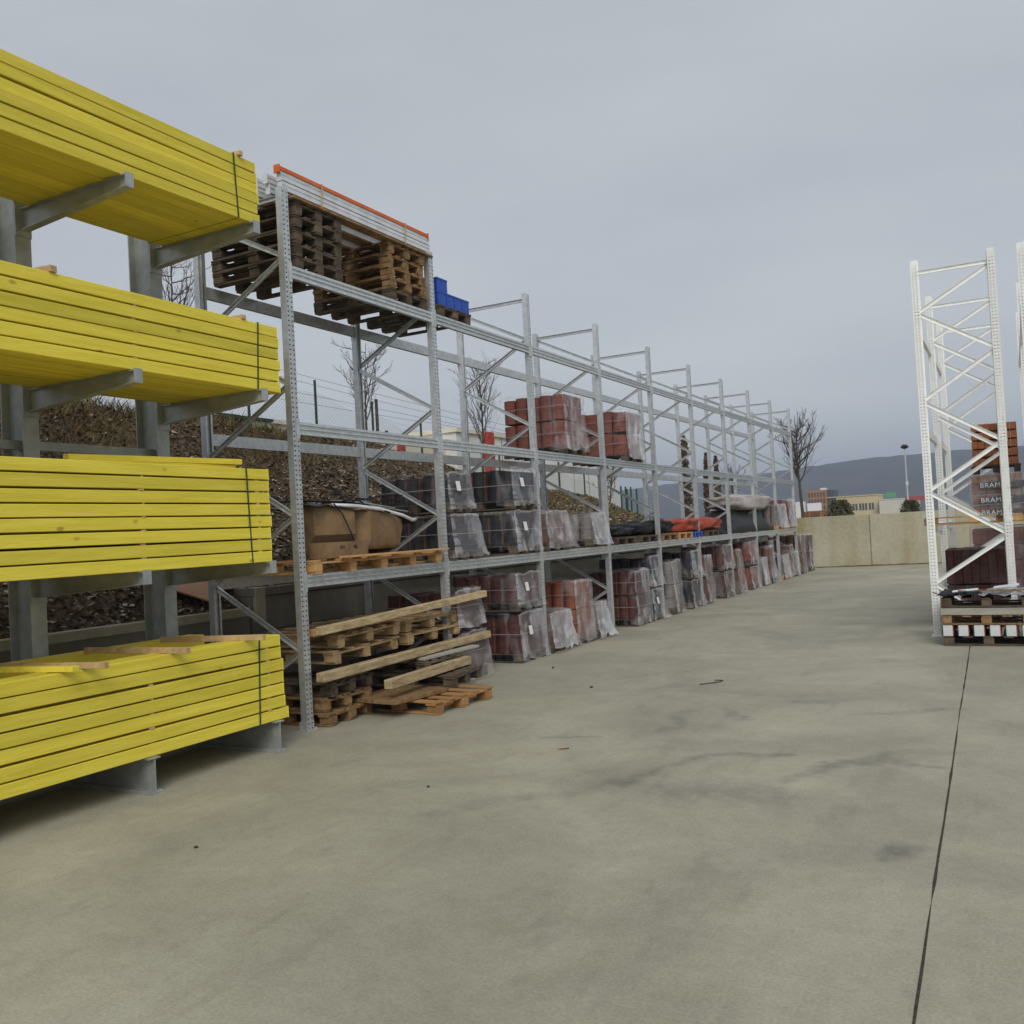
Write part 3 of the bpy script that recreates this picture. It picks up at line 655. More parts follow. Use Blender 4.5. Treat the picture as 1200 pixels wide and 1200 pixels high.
# beams bundle on top
bb = thing('beam_bundle', 'strapped bundle of white and orange racking beams topping the pallet stacks', 'beam bundle', (-6.5, 7.42, zt + .026))
for y in (.4, 2.3):
    g = MB(); g.span(-1.15, 0, y - .04, y + .04, 0, .05); g.build('bearer', MT['pallet'], bb, bevel=.003)
bm_ = MB(); prof = [(-.05, 0), (0, 0), (0, .035), (-.008, .04), (-.008, .05), (0, .055), (0, .088), (-.05, .088)]
bm_.prism(prof, 'Y', 0, 2.78); bm_.span(-.055, .004, -.006, 0, -.015, .1); bm_.span(-.055, .004, 2.78, 2.786, -.015, .1)
bme = bm_.mesh('beam', MT['white_paint'])
for j in range(2):
    for i in range(7): link(bme, 'beam', bb, (-i * .165, rnd.uniform(-.02, .02), (.053 + j * .103)))
g = MB(); g.span(-.055, .012, -.02, 2.76, .246, .285); g.span(-.06, .016, -.035, -.02, .215, .30); g.span(-.06, .016, 2.76, 2.775, .215, .30); g.build('orange_beam', MT['orange'], bb)
g = MB(); g.span(-.65, -.58, -.28, 2.6, .246, .285); g.span(-.655, -.575, -.295, -.28, .215, .30); g.build('orange_beam', MT['orange'], bb)
for y in (.62, 2.22):
    g = MB(); g.bar((.018, y, -.02), (.018, y + .03, .29), .02, .003, up=(1, 0, 0)); g.bar((.018, y + .03, .29), (-1.06, y + .03, .29), .02, .003); g.build('strap', MT['strap_tan'], bb)
# blue boxes
pb = dup(PP, 'dark pallet under the blue boxes on the top shelf', (-7.05, 10.72, LV[2] + .066))
zb = LV[2] + .066 + .1445
def storage_box(label, loc, sz):
    t = thing('storage_box', label, 'box', loc, group='blue boxes on the top shelf'); x, y, z = sz; wl = .008
    g = MB(); g.span(-x, 0, 0, y, 0, wl); g.span(-wl, 0, 0, y, wl, z - .025); g.span(-x, -x + wl, 0, y, wl, z - .025); g.span(-x + wl, -wl, 0, wl, wl, z - .025); g.span(-x + wl, -wl, y - wl, y, wl, z - .025)
    g.build('body', MT['blue'], t)
    g = MB(); g.span(-x - .006, .006, -.006, y + .006, z - .025, z); g.build('lid', MT['blue'], t, bevel=.004)
for i, lb in enumerate(('blue box beside the brown pallet stack, under another box', 'blue box second from the pallet stack', 'blue box third from the pallet stack', 'blue box at the outer end of its row')):
    storage_box(lb, (-6.47, 10.33 + i * .198, zb), (.42, .183, .185))
storage_box('single blue box stacked on top of the others', (-6.5, 10.36, zb + .187), (.42, .25, .19))

# ------------------------------------------------------------------ shelf with cardboard
zs = LV[0] + .066
LP = thing('wooden_pallet', 'long orange brown pallet under the cardboard on the lowest shelf', 'pallet', (-7.0, 8.76, zs))
pallet_parts(LP, 1.2, 2.45, MT['orange_wood'], MT['orange_wood'], seed=8, nblk=5, long_y=True)
batten('loose orange brown board along the front of the long pallet', (-6.36, 7.95, zs + .157), (-6.38, 10.05, zs + .165), .10, .022, MT['orange_wood'], 'loose_board')
cbx = thing('cardboard_box', 'big bulging brown cardboard box on the long pallet', 'box', (-7.1, 8.5, zs + .15))
def card_shell():
    base = [(.02, -.52), (.36, -.54), (.44, -.40), (.47, -.20), (.48, -.02), (.36, .06), (.53, .20), (.52, .62), (.44, .92), (.1, .95), (-.3, .9)]
    g = MB(); n = len(base); rows = 8; vs = []
    for j in range(rows):
        t = j / (rows - 1)
        for i, (x, y) in enumerate(base):
            bul = .022 * math.sin(t * PI) if 2 <= i <= 8 else 0
            zz = t * (.575 - .185 * max(0, y) - (.03 if i == 5 else 0)) + (.06 * (1 - t) * (1 if i in (6, 7, 8) else 0))
            if i in (1, 2, 3, 4) and t < .42: x -= .07
            vs.append((x * (1 + .06 * t) + bul + .012 * n3(x, y, t * 3, 2.0), y * (1 + .05 * t) + .012 * n3(x, y, t * 3 + 9, 2.0), zz + .01))
    for j in range(rows - 1):
        for i in range(n): g.add([vs[j * n + i], vs[j * n + (i + 1) % n], vs[(j + 1) * n + (i + 1) % n], vs[(j + 1) * n + i]], [(0, 1, 2, 3)])
    return g
g = card_shell(); o = g.build('box_sides', MT['card'], cbx, recalc=False)
bm = bmesh.new(); bm.from_mesh(o.data); bmesh.ops.remove_doubles(bm, verts=bm.verts, dist=1e-4); bmesh.ops.recalc_face_normals(bm, faces=bm.faces); bm.to_mesh(o.data); bm.free()
o.data.polygons.foreach_set('use_smooth', [True] * len(o.data.polygons)); o.data.set_sharp_from_angle(angle=R_(24))
sm = o.modifiers.new('thick', 'SOLIDIFY'); sm.thickness = .008
g = MB(); g.span(.03, .38, -.5, .86, .012, .02); g.build('box_bottom', MT['card'], cbx)
g = MB(); g.tube([(.50, -.36, .60), (.55, -.28, .48), (.56, -.16, .28), (.55, -.04, .04)], .008, 6); g.build('strap', MT['black'], cbx)
tr = thing('cardboard_tray', 'low cardboard tray with hand holes in front of the big box', 'tray', (-6.50, 7.72, zs + .152))
g = MB(); H = .17
g.span(-.008, 0, 0, .28, 0, H); g.span(-.008, 0, .28, .86, 0, .09); g.span(-.008, 0, .28, .36, .09, .13); g.span(-.008, 0, .46, .6, .09, .13); g.span(-.008, 0, .7, .86, .09, .13); g.span(-.008, 0, .28, .86, .13, H)
g.span(-.12, 0, .86, .868, 0, H); g.span(-.12, -.008, 0, .008, 0, H); g.span(-.12, -.008, .008, .86, 0, .006); g.build('tray_body', MT['card'], tr)
# black sheeting and strips over the box
g = MB(); nx, ny = 22, 40; vs = []
for j in range(ny):
    for i in range(nx):
        u, v = i / (nx - 1), j / (ny - 1); x = -7.62 + u * 1.05; y = 7.85 + v * 1.85
        z = zs + .735 - .17 * max(0, v - .30) + .05 * n3(x, y, 0, 2.2) + .03 * n3(x, y, 5, 6) - .10 * max(0, u - .82) * 4 * abs(n3(x, y, 2, 1.5)) - (.12 * (v - .86) * 7 if v > .86 else 0)
        vs.append((x, y, z))
g.add(vs, [(j * nx + i, j * nx + i + 1, (j + 1) * nx + i + 1, (j + 1) * nx + i) for j in range(ny - 1) for i in range(nx - 1)])
o = g.build('plastic_sheet', MT['black'], smooth=True); tag(o, 'crumpled black plastic sheet over the cardboard box', 'plastic sheet')
sm = o.modifiers.new('thick', 'SOLIDIFY'); sm.thickness = .006
def strip(label, pts, r, m, name='bent_strip'):
    c = Vector(pts[len(pts) // 2]); g = MB(); g.tube([Vector(p) - c for p in pts], r, 6); return tag(g.build(name, m, None, smooth=True, loc=c), label, 'strip')
zz = zs + .765
strip('pale bent strip draped along the rim of the cardboard box', [(-6.62, 8.15, zz - .03), (-6.56, 8.5, zz - .045), (-6.52, 8.9, zz - .085), (-6.5, 9.3, zz - .16), (-6.5, 9.5, zz - .22), (-6.52, 9.6, zz - .21)], .022, MT['white_paint'])
for i, (a, b) in enumerate((((-7.1, 8.7, zz + .05), (-6.75, 9.5, zz - .06)), ((-7.3, 9.0, zz + .03), (-6.8, 9.85, zz - .10)), ((-7.4, 7.8, zz + .04), (-6.9, 8.9, zz + .02)), ((-7.0, 8.9, zz + .0), (-6.62, 9.8, zz - .16)))):
    strip(['thin grey strip on the black sheet, nearest the box rim', 'thin grey strip on the black sheet, farther back and right', 'thin black strip at the left of the black sheet', 'thin black strip hanging over the right box corner'][i], [a, ((a[0] + b[0]) / 2, (a[1] + b[1]) / 2, (a[2] + b[2]) / 2 + .02), b], .012, MT['plank_grey'] if i < 2 else MT['black'], 'thin_strip')
g = MB(); rq = random.Random(17)
for k in range(16):
    a0 = Vector((rq.uniform(-.5, .3), rq.uniform(-.7, .9), rq.uniform(-.02, .05))); d0 = Vector((rq.gauss(0, .5), rq.gauss(.5, .6), rq.uniform(.0, .35)))
    L_ = rq.uniform(.25, .7); g.tube([a0 + d0.normalized() * L_ * t + Vector((.08 * math.sin(t * 3 + k), 0, -.28 * L_ * t * t)) for t in (0, .2, .4, .6, .8, 1)], rq.uniform(.005, .012), 5)
tag(g.build('wire_tangle', MT['black'], smooth=True, loc=(-6.95, 9.0, zz + .02)), 'tangle of thin black strips and wires on the black sheet', 'wire tangle')
strip('looping black wire sticking out above the box', [(-6.9, 9.3, zz + .02), (-6.8, 9.55, zz + .06), (-6.72, 9.75, zz), (-6.7, 9.85, zz - .18)], .007, MT['black'], 'loose_wire')

# plywood panel lying on the bank
g = MB(); n = Vector((.6, 0, .8)); c = Vector((-8.75, 8.1, 1.56))
vs = [Vector(p) - c for p in ((-8.36, 8.0, 1.25), (-8.72, 7.45, 1.52), (-9.3, 8.35, 1.955), (-8.9, 9.0, 1.655))]
vs = [v + n * .02 for v in vs] + [v + n * .04 for v in vs]
g.add(vs, [(0, 1, 2, 3), (7, 6, 5, 4), (0, 4, 5, 1), (1, 5, 6, 2), (2, 6, 7, 3), (3, 7, 4, 0)])
tag(g.build('plywood_panel', MT['ply'], loc=c), 'reddish brown plywood panel lying on the bank behind the bundles', 'panel')

# ------------------------------------------------------------------ pallet pile on the floor
def pal(label, loc, rz, tilt=(0, 0), m='pallet', L=1.2, W=.8, seed=0, group='messy pile of pallets below the lowest shelf'):
    t = thing('wooden_pallet', label, 'pallet', loc, group=group, rot=(tilt[0], tilt[1], rz)); pallet_parts(t, L, W, MT[m], MT[m], seed=seed, jit=.008); return t
# base pallet sticks out into the yard
pal('orange pallet on the floor sticking out at the foot of the pile', (-6.06, 8.93, .002), R_(-5), m='floor_pallet', seed=31, L=1.15, W=1.05)
pal('pallet standing under the pile at its left end', (-6.95, 7.95, .002), R_(2), m='pallet', seed=32)
pal('dark pallet at the bottom rear of the pile', (-7.05, 9.75, .002), R_(-2), m='pallet_grey', seed=33)
pal('dark pallet lying tilted over the orange floor pallet', (-6.46, 9.52, .152), R_(6), (R_(.6), R_(.4)), m='pallet_grey', seed=34)
pal('grey pallet with splintered boards in the middle of the pile', (-6.77, 9.62, .303), R_(-5), (R_(1), R_(-.5)), m='pallet_grey', seed=35)
pal('pale pallet at the left just below the upper beam', (-6.98, 7.98, .149), R_(-3), m='pallet', seed=36)
pal('dark pallet hidden behind the lower square timber', (-6.98, 8.0, .296), R_(4), m='pallet_grey', seed=37)
pal('light brown pallet on the lower square timber, left half', (-7.0, 8.35, .625), R_(1), (R_(1), 0), m='pallet_light', seed=38, W=1.2)
pal('light brown pallet on the lower square timber, right half', (-7.0, 9.75, .645), R_(-2), (R_(.5), 0), m='pallet_light', seed=39, W=1.15)
pal('uppermost left pallet of the pile under the long timber', (-7.0, 8.4, .79), R_(2), (R_(1), 0), m='pallet_light', seed=40, W=1.2)
pal('uppermost right pallet of the pile under the long timber', (-7.02, 9.72, .80), R_(-1), (R_(.5), 0), m='pallet_light', seed=41, W=1.15)
batten('long square timber lying across the top of the pallet pile', (-6.36, 7.5, 1.0), (-6.32, 10.85, 1.115), .09, .085, MT['old_timber'], 'square_timber', bev=.006)
batten('long square timber jutting through the middle of the pallet pile', (-6.33, 7.45, .53), (-6.36, 10.95, .56), .11, .095, MT['old_timber'], 'square_timber', bev=.008)
batten('short square timber low in the pile with a cut end', (-6.0, 8.15, .354), (-6.08, 9.95, .362), .10, .10, MT['old_timber'], 'square_timber', bev=.006)
batten('short timber block under the left end of the top timber', (-6.52, 7.55, .97), (-6.5, 9.0, 1.0), .12, .07, MT['orange_wood'], 'square_timber', bev=.005)
batten('splintered flat board sticking out of the pile at the right', (-6.28, 9.2, .47), (-6.2, 10.35, .48), .12, .03, MT['plank_grey'], 'loose_board')
batten('brown flat board on the orange floor pallet', (-6.22, 8.12, .172), (-6.12, 9.02, .172), .72, .04, MT['pallet'], 'loose_board')

# ------------------------------------------------------------------ tile pallets under film
def film_shell(x0, x1, y0, y1, z0, z1, seed, flare=.08, ragged=.05, sag=.02):
    g = MB(); K = 20; Mv = 20; off = seed * 7.3
    per = []                                                # (x, y, nx, ny, side)
    for i in range(K): per.append((x0 + (x1 - x0) * i / K, y0, 0, -1, 0))
    for i in range(K): per.append((x1, y0 + (y1 - y0) * i / K, 1, 0, 1))
    for i in range(K): per.append((x1 - (x1 - x0) * i / K, y1, 0, 1, 2))
    for i in range(K): per.append((x0, y1 - (y1 - y0) * i / K, -1, 0, 3))
    N = len(per); vs = []
    for j in range(Mv + 1):
        v = j / Mv
        for i, (x, y, nx, ny, sd) in enumerate(per):
            k = (i % K) / K; tent = math.sin(k * PI)
            fl = flare * 1.45 if sd == 1 else flare * .35
            if sd == 1: fl *= .75 + .5 * n3(y, off, 3, 3)
            d = .012 + fl * (1 - v) ** 1.15 - (.02 * tent * math.sin(v * PI) if sd in (0, 1) else 0)
            d += .014 * n3(x * 3 + off, y * 3, v * 3)
            q = y if sd in (1, 3) else x
            for kk, (fa, fb, am) in enumerate(((3.1, 2.2, .026), (6.5, -4.0, .016), (11, 6, .008))):
                rdg = 1 - abs(n3(q * fa + off * 1.7 + kk, v * fb + q * 1.5, sd * 3.3 + kk) * 2.2)
                d += am * (max(0, rdg) ** 3) * (1 if sd == 1 else .5) * (1.25 - .5 * v)
            d = max(d, .004)
            # corners: push along both axes
            if i % K == 0:
                pn = per[i - 1]; dx, dy = nx + pn[2], ny + pn[3]
            else: dx, dy = nx, ny
            z = z0 + (z1 - z0) * v
            if j == 0: z += ragged * 1.6 * abs(n3(x * 6 + off, y * 6, 0))
            if j == 1: z = max(z, vs[i][2] + .01)
            if j >= Mv - 1: z += .03 * n3(x * 4.5, y * 4.5 + off, 2) - (.018 if i % K in (0, 1, K - 1) and sd in (0, 1) else 0)
            vs.append((x + dx * d, y + dy * d, z))
    mi = {0: 0, 1: 1, 2: 1, 3: 0}
    o = 0; g.v += vs
    for j in range(Mv):
        for i in range(N):
            sd = per[i][4]; k = i % K; q = mi[sd]
            if sd == 0 and k >= K - 4: q = 2
            if sd == 1 and (k == K - 1 or (k == 0 and n3(j * .45 + off, 3, 1) > -.12)): q = 3
            if j == Mv - 1 and sd in (0, 1): q = 3 if sd == 1 else 2
            g.f.append((j * N + i, j * N + (i + 1) % N, (j + 1) * N + (i + 1) % N, (j + 1) * N + i)); g.m.append(q)
    cxm, cym = (x0 + x1) / 2, (y0 + y1) / 2; prev = Mv * N
    for r, f in ((1, .8), (2, .45), (3, .12)):
        st = len(g.v)
        for i in range(N):
            bx, by, bz = vs[Mv * N + i]; x = cxm + (bx - cxm) * f; y = cym + (by - cym) * f
            g.v.append((x, y, z1 + .006 + .03 * n3(x * 4.5, y * 4.5 + off, 2)))
        for i in range(N): g.f.append((prev + i, prev + (i + 1) % N, st + (i + 1) % N, st + i)); g.m.append(2)
        prev = st
    g.f.append(tuple(prev + i for i in range(N))); g.m.append(2)
    return g

def tiles_mesh(x0, x1, y0, y1, z0, z1, courses, ncol, seed, mat_):
    """columns of tiles on edge: rounded heads towards -Y and +X, split in courses, each column leaning a touch"""
    r = random.Random(seed); g = MB(); cw = (x1 - x0) / ncol
    for c in range(courses):
        za = z0 + (z1 - z0) * c / courses; zb = z0 + (z1 - z0) * (c + 1) / courses - .012
        for i in range(ncol):
            xa = x0 + i * cw + .008; xb = xa + cw - .016 - r.uniform(0, .012); ln = r.uniform(-.02, .03)
            yb = y1 + r.uniform(-.02, 0); ya = y0 + r.uniform(0, .025); zt = zb - r.uniform(0, .045)
            prof = [(0, .03), (.12, .006), (.3, -.012), (.5, -.018), (.72, -.004), (.85, .018), (1, .02)]
            n = len(prof); lo = [(xa + (xb - xa) * u, ya + v, za) for u, v in prof] + [(xb, yb, za), (xa, yb, za)]
            hi = [(xa + (xb - xa) * u + ln, ya + v + .008, zt) for u, v in prof] + [(xb + ln, yb, zt), (xa + ln, yb, zt)]
            if mat_ and i:
                g.span(xa - .026, xa + .002, ya - .006, ya + .2, za, zt - .03, 1)
            n += 2
            g.add(lo + hi, [tuple(reversed(range(n))), tuple(range(n, 2 * n))] + [(k, (k + 1) % n, (k + 1) % n + n, k + n) for k in range(n)])
    return g
pallet_me = None
def load_pallet_mesh(W, m):
    g = MB()
    for y in (-W / 2 + .06, 0, W / 2 - .06):
        g.box((0, y, .011), (1.16, .1, .021))
        for x in (-.51, 0, .51): g.box((x, y, .06), (.14, .1, .076))
    for x in (-.51, 0, .51): g.box((x, 0, .1085), (.14, W, .02))
    g.box((0, 0, .126), (1.16, W, .015)); return g
FLOORG = 'film wrapped tile pallets on the yard floor'; MIDG = 'film wrapped tile pallets on the lowest shelf'; TOPG = 'film wrapped tile pallets on the middle shelf'
def tile_load(label, y0, y1, z0, h, col, group, film='film_cloudy', courses=1, xf=-6.42, ncol=5, depth=1.18, flare=.08, paper=False, seed=0, ragged=.05, clear='film_clear', pm='pallet_grey', low=.03, name='tile_pallet'):
    W = y1 - y0; t = thing(name, label, 'tile pallet', (xf - depth / 2, (y0 + y1) / 2, z0), group=group)
    load_pallet_mesh(W - .04, MT[pm]).build('pallet', MT[pm], t, bevel=.003)
    hx = depth / 2
    tiles_mesh(-hx + .03, hx - .03, -W / 2 + .05, W / 2 - .05, .136, h - .03, courses, ncol, seed, col in ('anthracite', 'maroon')).build('roof_tiles', [MT['tile_' + col], MT['tile_brown' if col == 'anthracite' else 'tile_red']], t, bevel=.006)
    f = film_shell(-hx + .005, hx - .03, -W / 2 + .02, W / 2 - .02, low, h - .014, seed + 1.37, flare, ragged).build('plastic_film', [MT[clear], MT[film], MT['film_mid'], MT['film_edge']], t, smooth=True)
    if y0 < 19:
        for zc in ([.55] if courses == 1 else [.33, .76]):
            g = MB(); z = h * zc; g.span(-hx + .01, hx - .03, -W / 2 + .012, -W / 2 + .016, z, z + .011); g.span(hx - .028, hx - .024, -W / 2 + .012, W / 2 - .03, z, z + .011); g.build('strap', MT['strap_white'], t)
    if paper:
        g = MB(); g.box((hx + .055, -W * .22, h * .62), (.004, .10, .13), Matrix.Rotation(-.16, 3, 'Y')); g.build('paper_label', MT['paper'], t)
    return t
A1 = LV[0] + .067
tile_load('dark wrapped tile pallet beside the cardboard, lower of two', 10.28, 11.03, A1, .625, 'anthracite', MIDG, seed=1, paper=False, flare=.13)
tile_load('dark wrapped tile pallet beside the cardboard, upper of two', 10.30, 10.92, A1 + .628, .56, 'anthracite', MIDG, seed=2, paper=True, flare=.09, xf=-6.46)
tile_load('black tile pallet with brown stripes, lower one of the second pair', 12.02, 12.84, A1, .665, 'anthracite', MIDG, seed=3, paper=True)
tile_load('black tile pallet with brown stripes, upper one of the second pair', 11.98, 12.82, A1 + .668, .64, 'anthracite', MIDG, seed=4, paper=True)
tile_load('small pinkish wrapped tile pallet between black pair and grey pallet', 13.05, 13.92, A1, .66, 'brown', MIDG, seed=5, film='film_pink', flare=.15)
tile_load('pale grey tile pallet heavily wrapped in film on lowest shelf', 14.78, 15.55, A1, .63, 'grey', MIDG, seed=6, film='film_white', clear='film_cloudy', flare=.14)
A2 = LV[1] + .067
tile_load('red tile pallet on the middle shelf, left of two', 13.92, 14.80, A2, 1.05, 'red', TOPG, seed=7, courses=2, ncol=5, flare=.07)
tile_load('red tile pallet on the middle shelf, right of two', 16.72, 17.62, A2, 1.03, 'red', TOPG, seed=8, courses=2, ncol=4, film='film_white', flare=.07)
tile_load('reddish tile pallet half hidden behind the pallet pile, lower', 10.30, 11.05, 0, .66, 'maroon', FLOORG, seed=9, film='film_pink', flare=.14)
tile_load('reddish tile pallet half hidden behind the pallet pile, upper', 10.28, 10.95, .664, .56, 'maroon', FLOORG, seed=10, film='film_pink', flare=.1)
tile_load('maroon tile pallet on floor with white labels, lower of two', 12.0, 12.85, 0, .755, 'maroon', FLOORG, seed=11, paper=True)
tile_load('maroon tile pallet on floor with white labels, upper of two', 11.95, 12.82, .758, .57, 'maroon', FLOORG, seed=12, paper=True)
tile_load('low pallet of remnants bunched in film beside maroon pair', 13.02, 13.85, 0, .66, 'brown', FLOORG, seed=13, film='film_white', flare=.12, ragged=.12, xf=-6.42)
tile_load('tall bright orange red tile pallet standing on the floor', 13.98, 14.74, 0, 1.09, 'orange', FLOORG, seed=14, courses=2, ncol=5, film='film_pink', flare=.05)
tile_load('low whitish wrapped pallet right of the orange red one', 14.80, 15.38, 0, .65, 'grey', FLOORG, seed=15, film='film_white', flare=.12, ragged=.1)
tile_load('tall dark red tile pallet with grey film front on floor', 16.74, 17.58, 0, 1.10, 'maroon', FLOORG, seed=16, courses=2, ncol=6, flare=.05)
tile_load('black tile pallet behind the tall dark red one, lower', 17.64, 18.30, 0, .66, 'anthracite', FLOORG, seed=17, paper=True, flare=.12)
tile_load('black tile pallet behind the tall dark red one, upper', 17.62, 18.26, .664, .66, 'anthracite', FLOORG, seed=18, flare=.12)
tile_load('narrow grey film pallet alone between two black pairs', 18.95, 19.55, 0, 1.17, 'grey', FLOORG, seed=19, courses=2, flare=.1)
tile_load('black tile pallet of the second black pair, lower', 20.20, 21.05, 0, .66, 'anthracite', FLOORG, seed=20, flare=.1)
tile_load('black tile pallet of the second black pair, upper', 20.25, 21.0, .664, .66, 'anthracite', FLOORG, seed=21, flare=.14)
tile_load('pink filmed narrow pallet after the second black pair', 21.3, 21.95, 0, 1.17, 'brown', FLOORG, seed=22, courses=2, film='film_pink', flare=.1)
tile_load('dark red shiny tile pallet farther along, lower of two', 22.9, 23.8, 0, .68, 'maroon', FLOORG, seed=23, film='film_pink')
tile_load('dark red shiny tile pallet farther along, upper of two', 22.9, 23.8, .684, .68, 'maroon', FLOORG, seed=24, film='film_pink')
tile_load('slim pinkish pallet right after the dark red pair', 24.15, 24.75, 0, 1.2, 'brown', FLOORG, seed=25, courses=2, film='film_pink', flare=.1)
tile_load('red and white crinkled pallet, lower of two far along', 25.5, 26.45, 0, .66, 'red', FLOORG, seed=26, film='film_pink')
tile_load('red and white crinkled pallet, upper of two far along', 25.5, 26.45, .664, .68, 'red', FLOORG, seed=27, film='film_pink')
tile_load('low grey wrapped pallet after the red and white pair', 26.85, 27.6, 0, .85, 'grey', FLOORG, seed=28, film='film_white')
tile_load('slim upright pallet with brown top near the far end', 27.9, 28.5, 0, 1.15, 'brown', FLOORG, seed=29, courses=2, film='film_cloudy')
tile_load('pale crinkled pallet near far end on orange base', 29.5, 30.6, 0, .80, 'grey', FLOORG, seed=30, film='film_white', pm='orange_wood')
tile_load('tall slim grey pallet near the far end', 30.75, 31.3, 0, 1.08, 'brown', FLOORG, seed=31, courses=2)
tile_load('pale wrapped pallet at the last racking upright', 31.4, 32.05, 0, .85, 'grey', FLOORG, seed=32, film='film_white')
tile_load('pinkish tall pallet just past the last upright', 32.5, 33.3, 0, 1.38, 'brown', FLOORG, seed=33, courses=2, film='film_pink', flare=.05)
tile_load('grey tall pallet closest to the end wall', 33.9, 34.8, 0, 1.36, 'maroon', FLOORG, seed=34, courses=2, film='film_cloudy', flare=.05)
tile_load('dark tile pallet deep in the shade under far shelf', 28.6, 29.3, 0, 1.3, 'maroon', FLOORG, seed=35, courses=2, xf=-6.6)

# far goods on the lowest shelf
FG = 'pallets of small goods far along the lowest shelf'
def small_pallet(label, y, m):
    p = thing('wooden_pallet', label, 'pallet', (-7.0, y, A1), group=FG); load_pallet_mesh(1.0, MT[m]).build('deck', MT[m], p, bevel=.003); return p
for i, (y, m, lb) in enumerate(((16.45, 'pallet_grey', 'dark pallet at the near end under black sacks'), (17.7, 'pallet_grey', 'dark pallet under the middle black sacks'), (18.98, 'pallet', 'brown pallet under the last black sacks'),
                               (20.05, 'orange_wood', 'yellowish fresh pallet carrying no dark sacks'), (22.2, 'pallet_grey', 'dark pallet under the orange sacks'))):
    p = small_pallet(lb, y, m)
bp_ = thing('plastic_pallet', 'blue pallet beside the yellowish one on far shelf', 'pallet', (-7.0, 21.0 - .02, A1), group=FG); load_pallet_mesh(.62, MT['blue']).build('deck', MT['blue'], bp_)
def sack(label, loc, sz, m, seed):
    g = MB(); nu, nv = 28, 16; vs = []; sx, sy, sz_ = sz
    for j in range(nv):
        ph = -PI / 2 + PI * j / (nv - 1)
        for i in range(nu):
            th = 2 * PI * i / nu; c = math.cos(ph); e = .55
            f = lambda t: math.copysign(abs(t) ** e, t)
            x = f(c) * f(math.cos(th)); y = f(c) * f(math.sin(th)); z = f(math.sin(ph)); k = 1 + .26 * n3(x * 2 + seed, y * 2, z * 2) + .13 * n3(x * 5 + seed, y * 5, z * 5)
            vs.append((x * sx / 2 * k, y * sy / 2 * k, sz_ / 2 + z * sz_ / 2 * (1 if z < 0 else k)))
    g.add(vs, [(j * nu + i, j * nu + (i + 1) % nu, (j + 1) * nu + (i + 1) % nu, (j + 1) * nu + i) for j in range(nv - 1) for i in range(nu)])
    return tag(g.build('full_sack', m, smooth=True, loc=loc), label, 'sack', 'sacks far along the lowest shelf')
MT['black_sack'] = mat('black_sack', (.009, .009, .011), (.028, .028, .032), rough=.6, scale=5, bump=.5, spec=.2)
MT['orange_sack'] = mat('orange_sack', (.26, .045, .025), (.42, .09, .05), rough=.55, scale=5, bump=.4)
for i, y in enumerate((16.45, 17.7, 18.95)):
    sack(['black sack lying at the near end of the sack row', 'black sack lying in the middle of the sack row', 'black sack lying next to the yellowish pallet'][i], (-6.95, y, A1 + .135), (1.0, 1.02, .20 + .05 * i), MT['black_sack'], i * 3.1)
sack('orange red sack nearest to the black ones', (-6.92, 20.75, A1 + .135), (1.0, .95, .3), MT['orange_sack'], 11)
sack('orange red sack in front half of its dark pallet', (-6.9, 21.95, A1 + .135), (1.0, .75, .33), MT['orange_sack'], 14)
sack('orange red sack at the far side of its pallet', (-6.9, 22.65, A1 + .135), (1.0, .7, .30), MT['orange_sack'], 19)
# black sheeted mound with a wrapped roll on top
g = MB(); nx, ny = 16, 44; vs = []
for j in range(ny):
    for i in range(nx):
        u, v = i / (nx - 1), j / (ny - 1); x = -7.55 + u * 1.1; y = 23.9 + v * 5.0; ed = min(1, v * 5, (1 - v) * 6) ** .6; ed2 = min(1, u * 6, (1 - u) * 4) ** .7
        vs.append((x, y, A1 + .005 + .62 * ed * ed2 * (1 + .1 * n3(x, y, 1, 1.5)) + .03 * n3(x, y, 3, 5)))
g.add(vs, [(j * nx + i, j * nx + i + 1, (j + 1) * nx + i + 1, (j + 1) * nx + i) for j in range(ny - 1) for i in range(nx - 1)])
o = g.build('tarpaulin', MT['black'], smooth=True); tag(o, 'black tarpaulin over a long arched load on far shelf', 'tarpaulin'); o.modifiers.new('thick', 'SOLIDIFY').thickness = .01
MT['cream_film'] = mat('cream_film', (.30, .25, .22), (.54, .50, .48), rough=.35, scale=2.5, bump=.4, stretch=(1, .4, 1))
o = sack('long cream film wrapped bale on the black tarpaulin', (-6.9, 26.9, A1 + .62), (.9, 4.4, .44), MT['cream_film'], 27); o.name = 'wrapped_bale'; o['category'] = 'bale'; del o['group']
tile_load('grey filmed load beyond the black tarpaulin on far shelf', 29.25, 30.5, A1, .82, 'grey', MIDG, seed=41, film='film_white', pm='orange_wood')
tile_load('red and white filmed load at the last bay of lowest shelf', 30.75, 32.0, A1, .98, 'red', MIDG, seed=42, film='film_white', pm='orange_wood')

